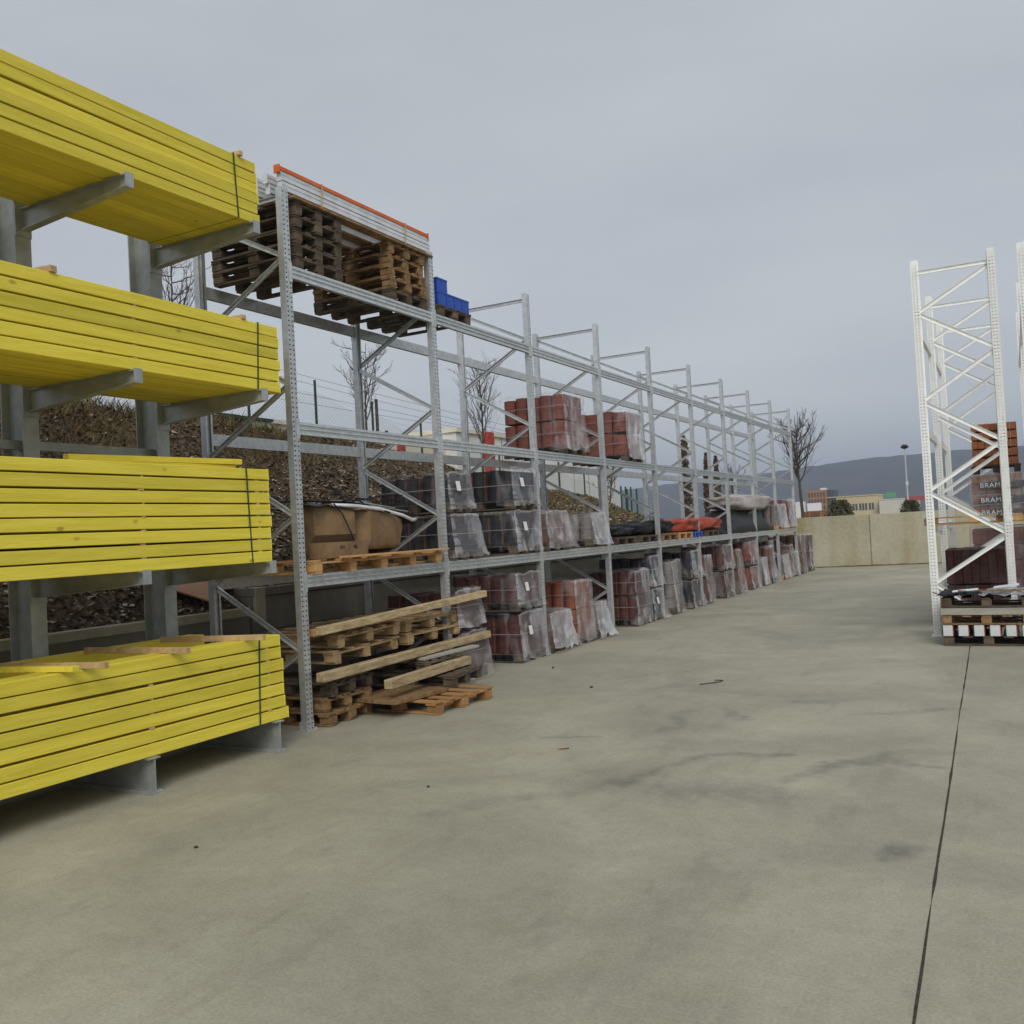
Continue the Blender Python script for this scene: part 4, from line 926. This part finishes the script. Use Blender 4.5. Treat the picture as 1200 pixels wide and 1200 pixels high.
# ------------------------------------------------------------------ goods on the right
# end stack in front of the zinc frames
RX0, RX1, RY0, RY1 = -.98, 1.15, 14.35, 15.3
RG = 'stack at the foot of the right racking'
def wide_pallet(label, z, m, flip=False):
    t = thing('wooden_pallet', label, 'pallet', ((RX0 + RX1) / 2, (RY0 + RY1) / 2, z), group=RG); r = random.Random(int(z * 100)); W = RX1 - RX0; D = RY1 - RY0
    for y in (-D / 2 + .05, 0, D / 2 - .05):
        g = MB(); g.box((0, y, .011), (W, .1, .02)); g.build('runner', MT[m], t, bevel=.003)
        for i in range(5):
            x = -W / 2 + .07 + i * (W - .14) / 4; g = MB(); g.box((x + r.uniform(-.01, .01), y, .064), (.13, .1, .084)); g.build('block', MT[m], t, bevel=.004)
    g = MB()
    for i in range(9): g.box((-W / 2 + .07 + i * (W - .14) / 8, 0, .119), (.12, D, .022))
    g.build('deck', MT[m], t, bevel=.003); return t
wide_pallet('dark wooden pallet on the floor under the white profiles', .002, 'pallet_grey')
wide_pallet('wooden pallet resting on the white profiles', .29, 'pallet')
# white hollow profiles (each one lies along Y, ends towards the camera)
for i in range(11):
    t = thing('white_profile', ['white hollow profile at the outer end of its row', 'second white hollow profile from the outer end', 'third white hollow profile from the outer end', 'fourth white hollow profile from the outer end', 'fifth white hollow profile from the outer end'][i] if i < 5 else 'white hollow profile at the right picture edge', 'profile', (RX0 + .07 + i * .196, RY0, .134), group='white profiles between two pallets')
    g = MB(); g.span(-.062, .062, 0, .94, 0, .150); g.build('bar', MT['white_paint'], t, bevel=.006)
    g = MB(); g.span(.064, .074, .004, .94, .01, .14); g.build('red_edge', MT['red'], t); g = MB(); g.span(-.074, -.064, .004, .94, .01, .14); g.build('green_edge', MT['green_paint'], t)
g = MB(); g.span(0, 2.2, 0, .1, 0, .095); tag(g.build('grey_plank', MT['plank_grey'], bevel=.004, loc=(RX0 - .01, RY0 - .005, .428)), 'wide grey plank lying on edge across the right stack', 'plank')
g = MB(); g.span(0, 2.2, 0, .1, 0, .09); tag(g.build('grey_plank', MT['plank_grey'], bevel=.004, loc=(RX0, RY1 - .11, .428)), 'wide grey plank at the rear of the right stack', 'plank')
wide_pallet('topmost wooden pallet of the right stack, covered in rubbish', .53, 'pallet_grey')
MT['grey_plastic'] = mat('grey_plastic_rubbish', (.12, .125, .13), (.4, .42, .44), rough=.4, scale=4, bump=.3)
def rubbish(label, x, y, z, sx, sy, m, seed, h=.05, name='plastic_rubbish'):
    g = MB(); n = 12; vs = []
    for j in range(n):
        for i in range(n):
            u, v = i / (n - 1) - .5, j / (n - 1) - .5; rr = 1 + .25 * n3(u * 4 + seed, v * 4, 0)
            vs.append((u * sx * rr, v * sy * rr, .015 + h * (.5 + n3(u * 3 + seed, v * 3, 2)) * (1 - 3.2 * max(u * u, v * v)) + h * .7 * abs(n3(u * 9, v * 9 + seed, 1))))
    g.add(vs, [(j * n + i, j * n + i + 1, (j + 1) * n + i + 1, (j + 1) * n + i) for j in range(n - 1) for i in range(n - 1)])
    o = g.build(name, m, smooth=False, loc=(x, y, z)); o.modifiers.new('thick', 'SOLIDIFY').thickness = .008; return tag(o, label, 'plastic scrap')
zr = .53 + .132
rubbish('crumpled dark plastic at the outer corner of the right stack', -.72, 14.75, zr, .55, .8, MT['black'], 1, .10)
rubbish('crumpled grey plastic in the middle of the right stack', -.15, 14.75, zr, .7, .85, MT['grey_plastic'], 5, .10)
rubbish('crumpled black plastic at the right of the right stack', .55, 14.75, zr, .9, .85, MT['black'], 9, .12)
batten('white board scrap on the rubbish of the right stack', (-.82, 14.42, zr + .09), (-.50, 14.40, zr + .12), .12, .02, MT['white_sign'], 'board_scrap')
batten('pale board scrap sticking up in the rubbish heap', (-.30, 14.50, zr + .13), (.0, 14.44, zr + .17), .08, .03, MT['white_sign'], 'board_scrap')
batten('brown stick across the rubbish of the right stack', (-.75, 14.36, zr + .10), (.35, 14.40, zr + .10), .03, .02, MT['pallet'], 'wood_stick')
strip('loose dark wire poking out of the rubbish corner', [(-.75, 14.4, zr + .06), (-.95, 14.33, zr + .04), (-1.07, 14.3, zr + .09)], .007, MT['black'], 'loose_wire')

def box_load(label, x0, x1, y0, y1, z0, z1, tile, film, seed, group='loads in the right racking', lettering=False, courses=4, bare=False):
    t = thing('tile_pallet', label, 'tile pallet', ((x0 + x1) / 2, (y0 + y1) / 2, z0), group=group); hx, hy = (x1 - x0) / 2, (y1 - y0) / 2; H = z1 - z0
    g = MB()
    for x in (-hx + .06, 0, hx - .06):
        g.span(x - .05, x + .05, -hy, hy, .001, .02)
        for y in (-hy + .06, 0, hy - .06): g.span(x - .05, x + .05, y - .05, y + .05, .0205, .1)
    g.span(-hx, hx, -hy, hy, .1005, .122); g.build('pallet', MT['pallet_grey' if bare else 'orange_wood'], t, bevel=.003)
    r = random.Random(seed); g = MB(); n = courses
    for c in range(n):
        za = .124 + (H - .124) * c / n; zb = .124 + (H - .124) * (c + 1) / n - .02
        k = 7
        for i in range(k):
            xa = -hx + .03 + i * (2 * hx - .06) / k; xb = xa + (2 * hx - .06) / k - .004; sh = r.uniform(-.012, .012)
            g.span(xa, xb, -hy + .03 + sh, hy - .03, za, zb - r.uniform(0, .01))
    g.build('roof_tiles', MT['tile_' + tile], t, bevel=.006)
    if not bare:
        film_shell(-hx + .005, hx - .005, -hy + .006, hy - .006, .03, H + .01, seed + .4, .03, .04).build('plastic_film', [MT[film]] * 4, t, smooth=True)
    if lettering:
        for zc in lettering:
            g = MB(); g.span(-hx * .62, hx, -.003, .003, -.055, .055); b = g.build('printed_band', MT['band'], t, loc=(0, -hy - .045, zc))
            cu = bpy.data.curves.new('lettering', 'FONT'); cu.body = 'BRAMAC'; cu.size = .115; cu.extrude = .001; cu.align_x = 'CENTER'; cu.align_y = 'CENTER'; cu.space_character = 1.12
            cu.materials.append(MT['white_sign']); tmp = bpy.data.objects.new('lettering_curve', cu); C.objects.link(tmp); bpy.context.view_layer.update()
            me = bpy.data.meshes.new_from_object(tmp.evaluated_get(bpy.context.evaluated_depsgraph_get())); bpy.data.objects.remove(tmp)
            o = link(me, 'lettering', b, (-hx * .05, -.0065, 0)); o.rotation_euler = (PI / 2, 0, 0)
    return t
MT['band'] = mat('dark_printed_film', (.09, .09, .095), (.17, .17, .175), rough=.4, scale=9)
RL = 1.60 + .067
EP = thing('wooden_pallet', 'empty orange brown pallet on the lowest beams of right racking', 'pallet', (-.55, 16.15, RL), group='loads in the right racking'); 
for y in (-.45, 0, .45):
    g = MB(); g.box((0, y, .011), (1.35, .1, .02)); g.build('runner', MT['orange_wood'], EP, bevel=.003)
    for x in (-.61, 0, .61): g = MB(); g.box((x, y, .061), (.13, .12, .08)); g.build('block', MT['orange_wood'], EP, bevel=.004)
g = MB()
for i in range(8): g.box((-.6 + i * .171, 0, .1115), (.12, 1.02, .02))
g.build('deck', MT['orange_wood'], EP, bevel=.003)
box_load('dark brown wrapped load on floor in near right bay', -1.05, -.13, 16.6, 17.75, .002, 1.27, 'maroon', 'film_clear', 51, courses=2)
box_load('red tile load on floor in second right bay', -.70, .22, 18.35, 19.5, .002, 1.55, 'red', 'film_cloudy', 52, courses=5)
box_load('film wrapped tile load with white lettering on right racking', -.66, .20, 18.35, 19.5, RL, 2.50, 'stack', 'film_cloudy', 53, lettering=(.62, .36, .14), courses=4)
box_load('bare brick red tile stack on top of the lettered load', -.62, .16, 18.4, 19.4, 2.515, 3.40, 'stack', 'film_clear', 54, courses=5, bare=True)
box_load('red tile load under the right edge racking', .45, 1.3, 18.35, 19.5, .002, 1.5, 'red', 'film_cloudy', 55, courses=5)
box_load('dark tile load in the right edge racking', .45, 1.3, 16.3, 17.6, .002, 1.35, 'maroon', 'film_cloudy', 56, courses=2)

# ------------------------------------------------------------------ behind the bank: fence, trees, warehouse
fn = thing('wire_fence', 'green wire mesh fence with posts along the top of the bank', 'fence', (-13, 3.6, 0))
for k in range(17):
    y = 2.0 * k; zb = bank_z(-13, 3.6 + y); g = MB(); g.tube([(0, y, zb - .2), (0, y, zb + 1.25 + rnd.uniform(-.05, .1))], .028, 8); g.build('post', MT['green_paint'], fn)
g = MB(); MT['wire'] = mat('fence_wire', (.10, .13, .12), rough=.5, metal=.4)
zf = lambda y: bank_z(-13, 3.6 + y)
def wire(a, b, r): 
    d = (Vector(b) - Vector(a)).normalized(); g.tube([a, b], r, 3, cap=False)
y = 0
while y < 31:
    for sgn in (1, -1):
        ya, yb = (y, y + .95) if sgn > 0 else (y + .95, y); wire((.03, ya, zf(ya) + .05), (.03, yb, zf(yb) + 1.0), .0015)
    y += .09
for hh in (.06, 1.02):
    for k in range(16): wire((.03, 2 * k, zf(2 * k) + hh), (.03, 2 * k + 2, zf(2 * k + 2) + hh), .002)
g.build('mesh', MT['wire'], fn, recalc=False)

def limb(mb, p, d, L, r, r1, seg, n, rr, bend=.12, lift=.0, end=None):
    pts = [Vector(p)]; rs = [r]; d = Vector(d).normalized()
    for i in range(seg):
        d = (d + Vector((rr.gauss(0, bend), rr.gauss(0, bend), rr.gauss(0, bend) + lift))).normalized()
        pts.append(pts[-1] + d * L / seg); rs.append(r + (r1 - r) * (i + 1) / seg)
    mb.tube(pts, rs, n, cap=False); return pts, rs
def bare_tree(label, x, y, z0, H, r, seed, cc=.74, rx=1.7, rz=2.3, f0=.48, f1=.85, nl=22, ns=7, nt=5, tw=.006, group=None):
    """straight trunk; limbs leave it steeply and curve up to the surface of an egg-shaped crown, with side shoots and twigs"""
    rr = random.Random(seed); t = thing('bare_tree', label, 'tree', (x, y, z0), group=group)
    g = MB(); tp, trs = limb(g, (0, 0, -.2), (rr.uniform(-.02, .02), rr.uniform(-.02, .02), 1), H * .93 + .2, r, tw * 1.2, 14, 8, rr, .022); g.build('trunk', MT['bark'], t, smooth=True)
    g = MB(); up = Vector((0, 0, 1)); cen = Vector((0, 0, H * cc))
    def curve(p, q, ra, rb, n, sd, bow):
        c = p.lerp(q, .45) + Vector((q.x - p.x, q.y - p.y, 0)) * bow - up * (q - p).length * .06
        pts = []
        for i in range(n + 1):
            u = i / n; v = p * (1 - u) ** 2 + c * 2 * u * (1 - u) + q * u * u
            if 0 < i: v = v + Vector((rr.gauss(0, 1), rr.gauss(0, 1), rr.gauss(0, .6))) * (q - p).length * .014
            pts.append(v)
        rs = [ra + (rb - ra) * (i / n) ** .8 for i in range(n + 1)]; g.tube(pts, rs, sd, cap=False); return pts, rs
    for i in range(nl):
        f = f0 + (f1 - f0) * (i + rr.random() * .6) / nl; k = f * 14 / .95; a = min(int(k), 13); P = tp[a].lerp(tp[a + 1], min(k - a, 1))
        az = i * 2.4 + rr.uniform(-.5, .5); el = rr.uniform(-.15, .95) if i % 3 else rr.uniform(.5, 1.35)
        Q = cen + Vector((math.cos(az) * math.cos(el) * rx, math.sin(az) * math.cos(el) * rx, math.sin(el) * rz)) * rr.uniform(.82, 1.08)
        if Q.z < P.z + H * .06: Q.z = P.z + H * .06 + rr.random() * H * .06
        ra = r * (.42 - .25 * (f - f0)); pts, rs = curve(P, Q, ra, tw, 8, 5, .22 if H > 6 else .05)
        L = (Q - P).length
        for j in range(ns):
            q = 1 + int(j * 7 / ns + rr.random()); q = min(q, 7); d = (pts[min(q + 1, 8)] - pts[q - 1]).normalized(); sdv = Matrix.Rotation(rr.uniform(0, 6.28), 3, d) @ d.orthogonal().normalized()
            L2 = L * rr.uniform(.22, .42) * (1.1 - q / 12); e = pts[q] + (d * .8 + sdv * .55 + up * .45).normalized() * L2
            p2, r2_ = curve(pts[q], e, max(rs[q] * .5, tw * 1.1), tw * .7, 5, 4, .1)
            for m in range(nt):
                q2 = 1 + m * 4 // nt; d3 = (p2[min(q2 + 1, 5)] - p2[q2 - 1]).normalized(); s3 = Matrix.Rotation(rr.uniform(0, 6.28), 3, d3) @ d3.orthogonal().normalized()
                curve(p2[q2], p2[q2] + (d3 * .8 + s3 * .6 + up * .35).normalized() * L2 * rr.uniform(.3, .6), tw * .8, tw * .5, 3, 3, .05)
    g.build('crown', MT['twig'], t, recalc=False); return t
YT = 'young bare trees behind the wire fence'
bare_tree('big bare tree with upswept crown behind the end wall', -11.6, 60, -.05, 9.1, .14, 5, cc=.73, rx=1.8, rz=2.4, nl=24, ns=8, nt=5, tw=.0085)
bare_tree('young bare tree with stakes behind the racking, second bay', -13.4, 17.9, bank_z(-13.4, 17.9), 3.1, .04, 21, cc=.66, rx=.8, rz=.95, f0=.36, f1=.9, nl=18, ns=6, nt=4, tw=.0035, group=YT)
bare_tree('young bare tree seen between the yellow bundles', -13.4, 12.1, bank_z(-13.4, 12.1), 3.5, .045, 22, cc=.68, rx=.8, rz=1.05, f0=.35, f1=.9, nl=20, ns=6, nt=4, tw=.0035, group=YT)
bare_tree('young bare tree behind the red tiles of the middle shelf', -13.4, 23.3, bank_z(-13.4, 23.3), 4.0, .045, 23, cc=.66, rx=.8, rz=1.3, f0=.3, f1=.92, nl=22, ns=6, nt=4, tw=.004, group=YT)
bare_tree('small bare tree far along, left of the brown columns', -14, 34, bank_z(-14, 34), 3.0, .045, 24, cc=.62, rx=.75, rz=1.0, f0=.3, nl=16, ns=5, nt=3, tw=.006, group=YT)
bare_tree('small bare tree farthest along behind the racking', -14, 52.5, bank_z(-14, 52.5), 4.0, .055, 25, cc=.64, rx=.9, rz=1.3, f0=.3, nl=16, ns=5, nt=3, tw=.008, group=YT)
st = thing('tree_stake', 'dark wooden stakes with crossbar holding the young tree', 'tree stake', (-13.3, 17.9, bank_z(-13.3, 17.9)))
for dx, dy, h in ((0, -.35, .75), (0, .28, 1.55), (.1, .5, .8)):
    g = MB(); g.tube([(dx, dy, -.2), (dx, dy, h)], .04, 7); g.build('stake', MT['bark'], st)
g = MB(); g.bar((.05, -.55, .66), (.05, .65, .66), .05, .09); g.build('crossbar', MT['bark'], st)

def leafy(label, x, y, z0, H, W, m, seed, n=1500, name='columnar_tree', cat='tree', col=True, ls=.10):
    rr = random.Random(seed); t = thing(name, label, cat, (x, y, z0)); g = MB(); g.tube([(0, 0, -.3), (0, 0, H * .8)], [.05 * H / 3, .02], 6); g.build('trunk' if col else 'stem', MT['bark'], t)
    g = MB()
    for i in range(n):
        f = rr.random(); a = rr.uniform(0, 2 * PI)
        prof = ((.55 + .45 * math.sin(min(1, f * 1.1 + .1) * PI)) * min(1, (1 - f) * 14) if col else math.sqrt(max(0, 1 - (f * 1.05 - .25) ** 2 * 1.3)))
        rad = W / 2 * prof * math.sqrt(rr.random()) * (1 + (.5 if col else .95) * n3(math.cos(a) * 2 + seed, math.sin(a) * 2, f * (6 if col else 3)))
        p = Vector((math.cos(a) * rad, math.sin(a) * rad, f * H)); u = Vector((rr.gauss(0, 1), rr.gauss(0, 1), rr.gauss(0, 1))).normalized(); v = u.orthogonal().normalized() * ls * .45
        u = u * ls * rr.uniform(.6, 1.3); g.add([p - u, p + v, p + u, p - v], [(0, 1, 2, 3)])
    g.build('crown' if col else 'leaves', m, t, recalc=False); return t
leafy('tall brown leafed columnar tree far behind the racking', -14, 44.2, bank_z(-14, 44.2) - .1, 4.6, .55, MT['leaf_brown'], 61, n=900, ls=.12)
leafy('slim brown columnar tree, left one of a far pair', -14, 47.8, bank_z(-14, 47.8) - .1, 4.1, .42, MT['leaf_brown'], 62, ls=.11)
leafy('slim brown columnar tree, right one of a far pair', -14, 49.6, bank_z(-14, 49.6) - .1, 4.0, .36, MT['leaf_brown'], 63, ls=.11)
leafy('dark bush above the end wall in front of beige building', -9.35, 60, .2, 2.65, 1.75, MT['leaf_green'], 64, name='dark_bush', cat='bush', col=False, n=2600, ls=.12)
leafy('dark bush above the end wall under the red sign', -5.4, 60, .1, 2.5, 1.3, MT['leaf_green'], 65, name='dark_bush', cat='bush', col=False, n=2200, ls=.12)
# tall weeds on the mound
wd = thing('tall_weed', 'dry tall weeds standing on the bank between the columns', 'weeds', (-11.2, 8.5, bank_z(-11.2, 8.5))); rr = random.Random(4)
for k in range(9):
    g = MB(); limb(g, (rr.uniform(-.3, .3), rr.uniform(-.45, .5), -.05), (rr.gauss(0, .22), rr.gauss(0, .22), 1), rr.uniform(.35, .8), .011, .004, 5, 4, rr, .1); g.build('stalk', MT['leaf_brown'], wd)

wh = thing('warehouse', 'long low white warehouse standing behind the bank', 'building', (-22, 36, 3.0))
g = MB(); g.span(-14, 0, 0, 19, 0, 3.65); g.build('wall', MT['whitewall'], wh)
g = MB(); g.span(-14.1, .12, -.1, 19.1, 3.652, 3.85); g.build('roof', MT['cream'], wh)
for k in range(1, 9): g = MB(); g.span(.002, .03, k * 2.1, k * 2.1 + .05, 0, 3.65); g.build('panel_seam', MT['plank_grey'], wh)
g = MB(); g.span(-12, -.6, -12.5, -.02, 0, 3.2); g.build('annex', MT['cream'], wh); g = MB(); g.span(-12.1, -.5, -12.6, -.03, 3.202, 3.35); g.build('annex_roof', MT['cream'], wh)
g = MB(); g.prism([(19.02, 0), (20.6, 0), (19.02, 3.6)], 'X', -3, -.2); g.build('side_buttress', MT['whitewall'], wh)
for i, (y, lb) in enumerate(((41.8, 'leftmost'), (42.4, 'second'), (43.0, 'third'), (43.6, 'fourth'), (44.2, 'fifth'), (44.8, 'rightmost'))):
    zb = bank_z(-19, y); g = MB(); g.tube([(0, 0, -.3), (0, 0, .75)], .04, 6); tag(g.build('picket_post', MT['green_paint'], loc=(-19, y, zb + .3)), lb + ' short dark post before the white warehouse', 'post', 'short dark posts')
for i, (y, lb) in enumerate(((48.2, 'leftmost'), (48.9, 'second'), (49.7, 'third'), (50.6, 'rightmost'))):
    zb = bank_z(-19, y); g = MB(); g.tube([(0, 0, -.3), (0, 0, 2.3)], .05, 6); tag(g.build('dark_post', MT['green_paint'], loc=(-19, y, zb + .3)), lb + ' taller dark post right of the white warehouse', 'post', 'taller dark posts')
rc = MB(); rc.span(-.13, .13, -.27, .27, 0, 1.95); tag(rc.build('red_pillar', MT['red'], bevel=.02, loc=(-19.8, 35.1, 4.4)), 'bright red pillar in front of the white warehouse', 'pillar')
rc = MB(); rc.span(-.1, .1, -.7, .7, 0, .35); rc.span(-.1, .1, -.7, -.4, -2.2, 0); tag(rc.build('red_barrier', MT['red'], bevel=.02, loc=(-19.5, 28.6, 5.35)), 'small red barrier before the warehouse annex', 'barrier')
ks = thing('kiosk', 'small cream hut with dark flat roof beyond the fence', 'hut', (-14.6, 15.2, 3.7))
g = MB(); g.span(-1.2, 0, 0, .72, 0, 1.0); g.build('wall', MT['cream'], ks); g = MB(); g.span(-1.5, .05, -.75, .78, 1.002, 1.07); g.build('roof', MT['green_paint'], ks)
g = MB(); g.span(-.2, 0, -.7, .4, .3, .55); g.build('counter', MT['black'], ks)
gf = thing('climbing_frame', 'green sloping metal tube frame beyond the fence', 'metal frame', (-14.6, 14.2, 4.05))
for i in range(4):
    g = MB(); y = .0 + i * .26; g.tube([(.0, y - .35, 0), (0, y, .72), (0, y + .55, .28)], .022, 6); g.build('tube', MT['green_paint'], gf)
g = MB(); g.tube([(0, 0, .72), (0, .78, .72)], .022, 6); g.tube([(0, .55, .28), (0, 1.33, .28)], .022, 6); g.build('rail', MT['green_paint'], gf)

# overhead wires
for i, (a, b, lb) in enumerate((((-26, 31.86, 9.22), (-22, 43.32, 7.22), 'topmost'), ((-26, 31.84, 8.92), (-22, 43.28, 6.93), 'second'), ((-26, 31.80, 8.47), (-22, 43.23, 6.83), 'third'), ((-26, 31.77, 8.1), (-22, 43.2, 6.86), 'lowest'))):
    a = Vector(a); b = Vector(b); a2 = a + (a - b) * 1.6; g = MB(); pts = []
    for k in range(15):
        t = k / 14; pts.append(a2.lerp(b, t) - a + Vector((0, 0, -.25 * math.sin(t * PI))))
    g.tube(pts, .008, 4); tag(g.build('overhead_cable', MT['black'], smooth=True, loc=a), lb + ' overhead cable in the sky left of the warehouse', 'cable', 'overhead cables')

# ------------------------------------------------------------------ far buildings above the end wall
ob = thing('office_block', 'brown office block with gridded windows beyond the bare tree', 'building', (-75.2, 400, 0))
g = MB(); g.span(0, 7.5, 0, 14, 0, 13.2); g.build('wall', MT['brown_clad'], ob)
for r_ in range(4):
    for c_ in range(6):
        g = MB(); x = .45 + c_ * 1.17; z = 2.0 + r_ * 2.75; g.span(x, x + .72, -.12, -.01, z, z + 2.0); g.build('window', MT['dark_glass'], ob)
g = MB(); g.span(7.52, 10.2, 3, 14, 0, 13.0); g.build('stair_tower', MT['dark_glass'], ob); g = MB(); g.span(5, 7.2, 2, 6, 13.2, 14); g.build('roof_box', MT['white_sign'], ob)
bb_ = thing('beige_building', 'long flat beige building with a row of windows', 'building', (-68, 402, 0))
g = MB(); g.span(4.0, 20, 0, 20, 0, 9.6); g.span(0, 4, 2, 20, 0, 9.0); g.build('wall', MT['beige'], bb_); g = MB(); g.span(-.2, 20.3, -.3, 20, 9.62, 10.0); g.build('roof', MT['beige'], bb_)
for k in range(14): g = MB(); x = 1.6 + k * 1.12 + .35 * (k // 3); g.span(x, x + .75, -.15, -.02, 3.9, 6.6); g.build('window', MT['dark_glass'], bb_)
ws = thing('white_shed', 'plain white shed building right of the beige one', 'building', (-47.2, 398, 0)); g = MB(); g.span(0, 13.5, 0, 20, 0, 7.4); g.build('wall', MT['cream'], ws); g = MB(); g.span(-.1, 13.6, -.2, 20, 7.42, 7.7); g.build('roof', MT['whitewall'], ws)
sg = MB(); sg.span(0, 7.2, 0, .5, 0, 1.7); tag(sg.build('red_sign', MT['red'], loc=(-37.3, 396, 6.4)), 'long red sign board at the right of the white shed', 'sign')
sg = MB(); sg.span(0, 4.2, 0, .5, 0, 2.0); sg.span(1, 1.2, .1, .3, -8.6, 0); sg.span(3, 3.2, .1, .3, -8.6, 0); tag(sg.build('green_sign', MT['green_sign'], loc=(-47.2, 420, 8.6)), 'small green sign above the roofs', 'sign')
sb = thing('billboard', 'blank white billboard beside the big bare tree', 'billboard', (-15.1, 80, 0)); g = MB(); g.span(0, 1.15, 0, .08, 2.45, 3.1); g.build('panel', MT['white_sign'], sb)
for x in (.1, 1.0): g = MB(); g.span(x, x + .08, .09, .17, 0, 3.1); g.build('post', MT['brown_clad'], sb)
lw = MB(); lw.span(0, 2.1, 0, .25, 0, 2.42); tag(lw.build('brick_wall', MT['brick_far'], loc=(-15.7, 81, 0)), 'short red brown brick wall under the billboard', 'wall')
wb = MB(); wb.span(0, .9, 0, .6, 0, 3.3); tag(wb.build('white_cabin', MT['whitewall'], loc=(-16.6, 82, 0)), 'narrow white cabin left of the billboard', 'cabin')
lp = thing('street_lamp', 'tall street lamp with a flat round head', 'street lamp', (-7.33, 80, 0)); g = MB(); g.tube([(0, 0, 0), (0, 0, 3.5), (.0, 0, 7.0)], [.09, .075, .05], 8); g.build('pole', MT['zinc'], lp)
g = MB(); g.tube([(0, 0, 6.95), (0, 0, 7.05), (0, 0, 7.12), (0, 0, 7.28)], [.12, .3, .3, .16], 12); g.build('lamp_head', MT['black'], lp); g = MB(); g.box((.02, 0, 4.2), (.2, .2, .28)); g.build('control_box', MT['white_paint'], lp)

# ------------------------------------------------------------------ bits on the floor
strip('bent dark green wire hook lying on the yard floor', [(-3.36, 10.66, .012), (-3.28, 10.74, .014), (-3.2, 10.84, .012), (-3.16, 10.95, .016), (-3.22, 11.0, .012), (-3.27, 10.97, .012)], .006, MT['green_paint'], 'wire_hook')
def pebble(label, x, y, s, m, sd):
    g = MB(); bm = bmesh.new(); bmesh.ops.create_icosphere(bm, subdivisions=2, radius=s)
    for v in bm.verts: v.co *= 1 + .35 * n3(v.co.x / s + sd, v.co.y / s, v.co.z / s); v.co.z *= .6
    me = bpy.data.meshes.new('stone_chip'); bm.to_mesh(me); bm.free(); me.materials.append(m); o = link(me, 'stone_chip', None, (x, y, s * .4)); tag(o, label, 'stone')
pebble('small dark stone on the floor in front of the maroon pallets', -4.58, 10.29, .022, MT['joint'], 1)
pebble('tiny dark stone on the floor nearer the pallets', -5.76, 11.67, .022, MT['joint'], 2)
pebble('tiny dark stone on the floor below the lowest bundle', -4.05, 5.95, .013, MT['joint'], 3)
pebble('tiny dark stone near the lower left picture edge', -4.72, 4.28, .014, MT['joint'], 4)
batten('thin brown stick lying on the yard floor', (-3.60, 7.30, .006), (-3.52, 7.36, .006), .009, .012, MT['pallet'], 'wood_stick', bev=.001)

# ------------------------------------------------------------------ haze
hz = MB(); hz.span(-1490, 1490, -1490, 2160, -1.2, 130)
hm = bpy.data.materials.new('haze_air'); hm.use_nodes = True; t = hm.node_tree; t.nodes.remove(t.nodes['Principled BSDF'])
pv = t.nodes.new('ShaderNodeVolumePrincipled'); pv.inputs['Color'].default_value = (.70, .82, 1, 1); pv.inputs['Density'].default_value = .00062; pv.inputs['Anisotropy'].default_value = .2
t.links.new(pv.outputs[0], t.nodes['Material Output'].inputs['Volume'])
tag(hz.build('haze', hm), 'thin blue winter haze over the yard and hill', kind='stuff')
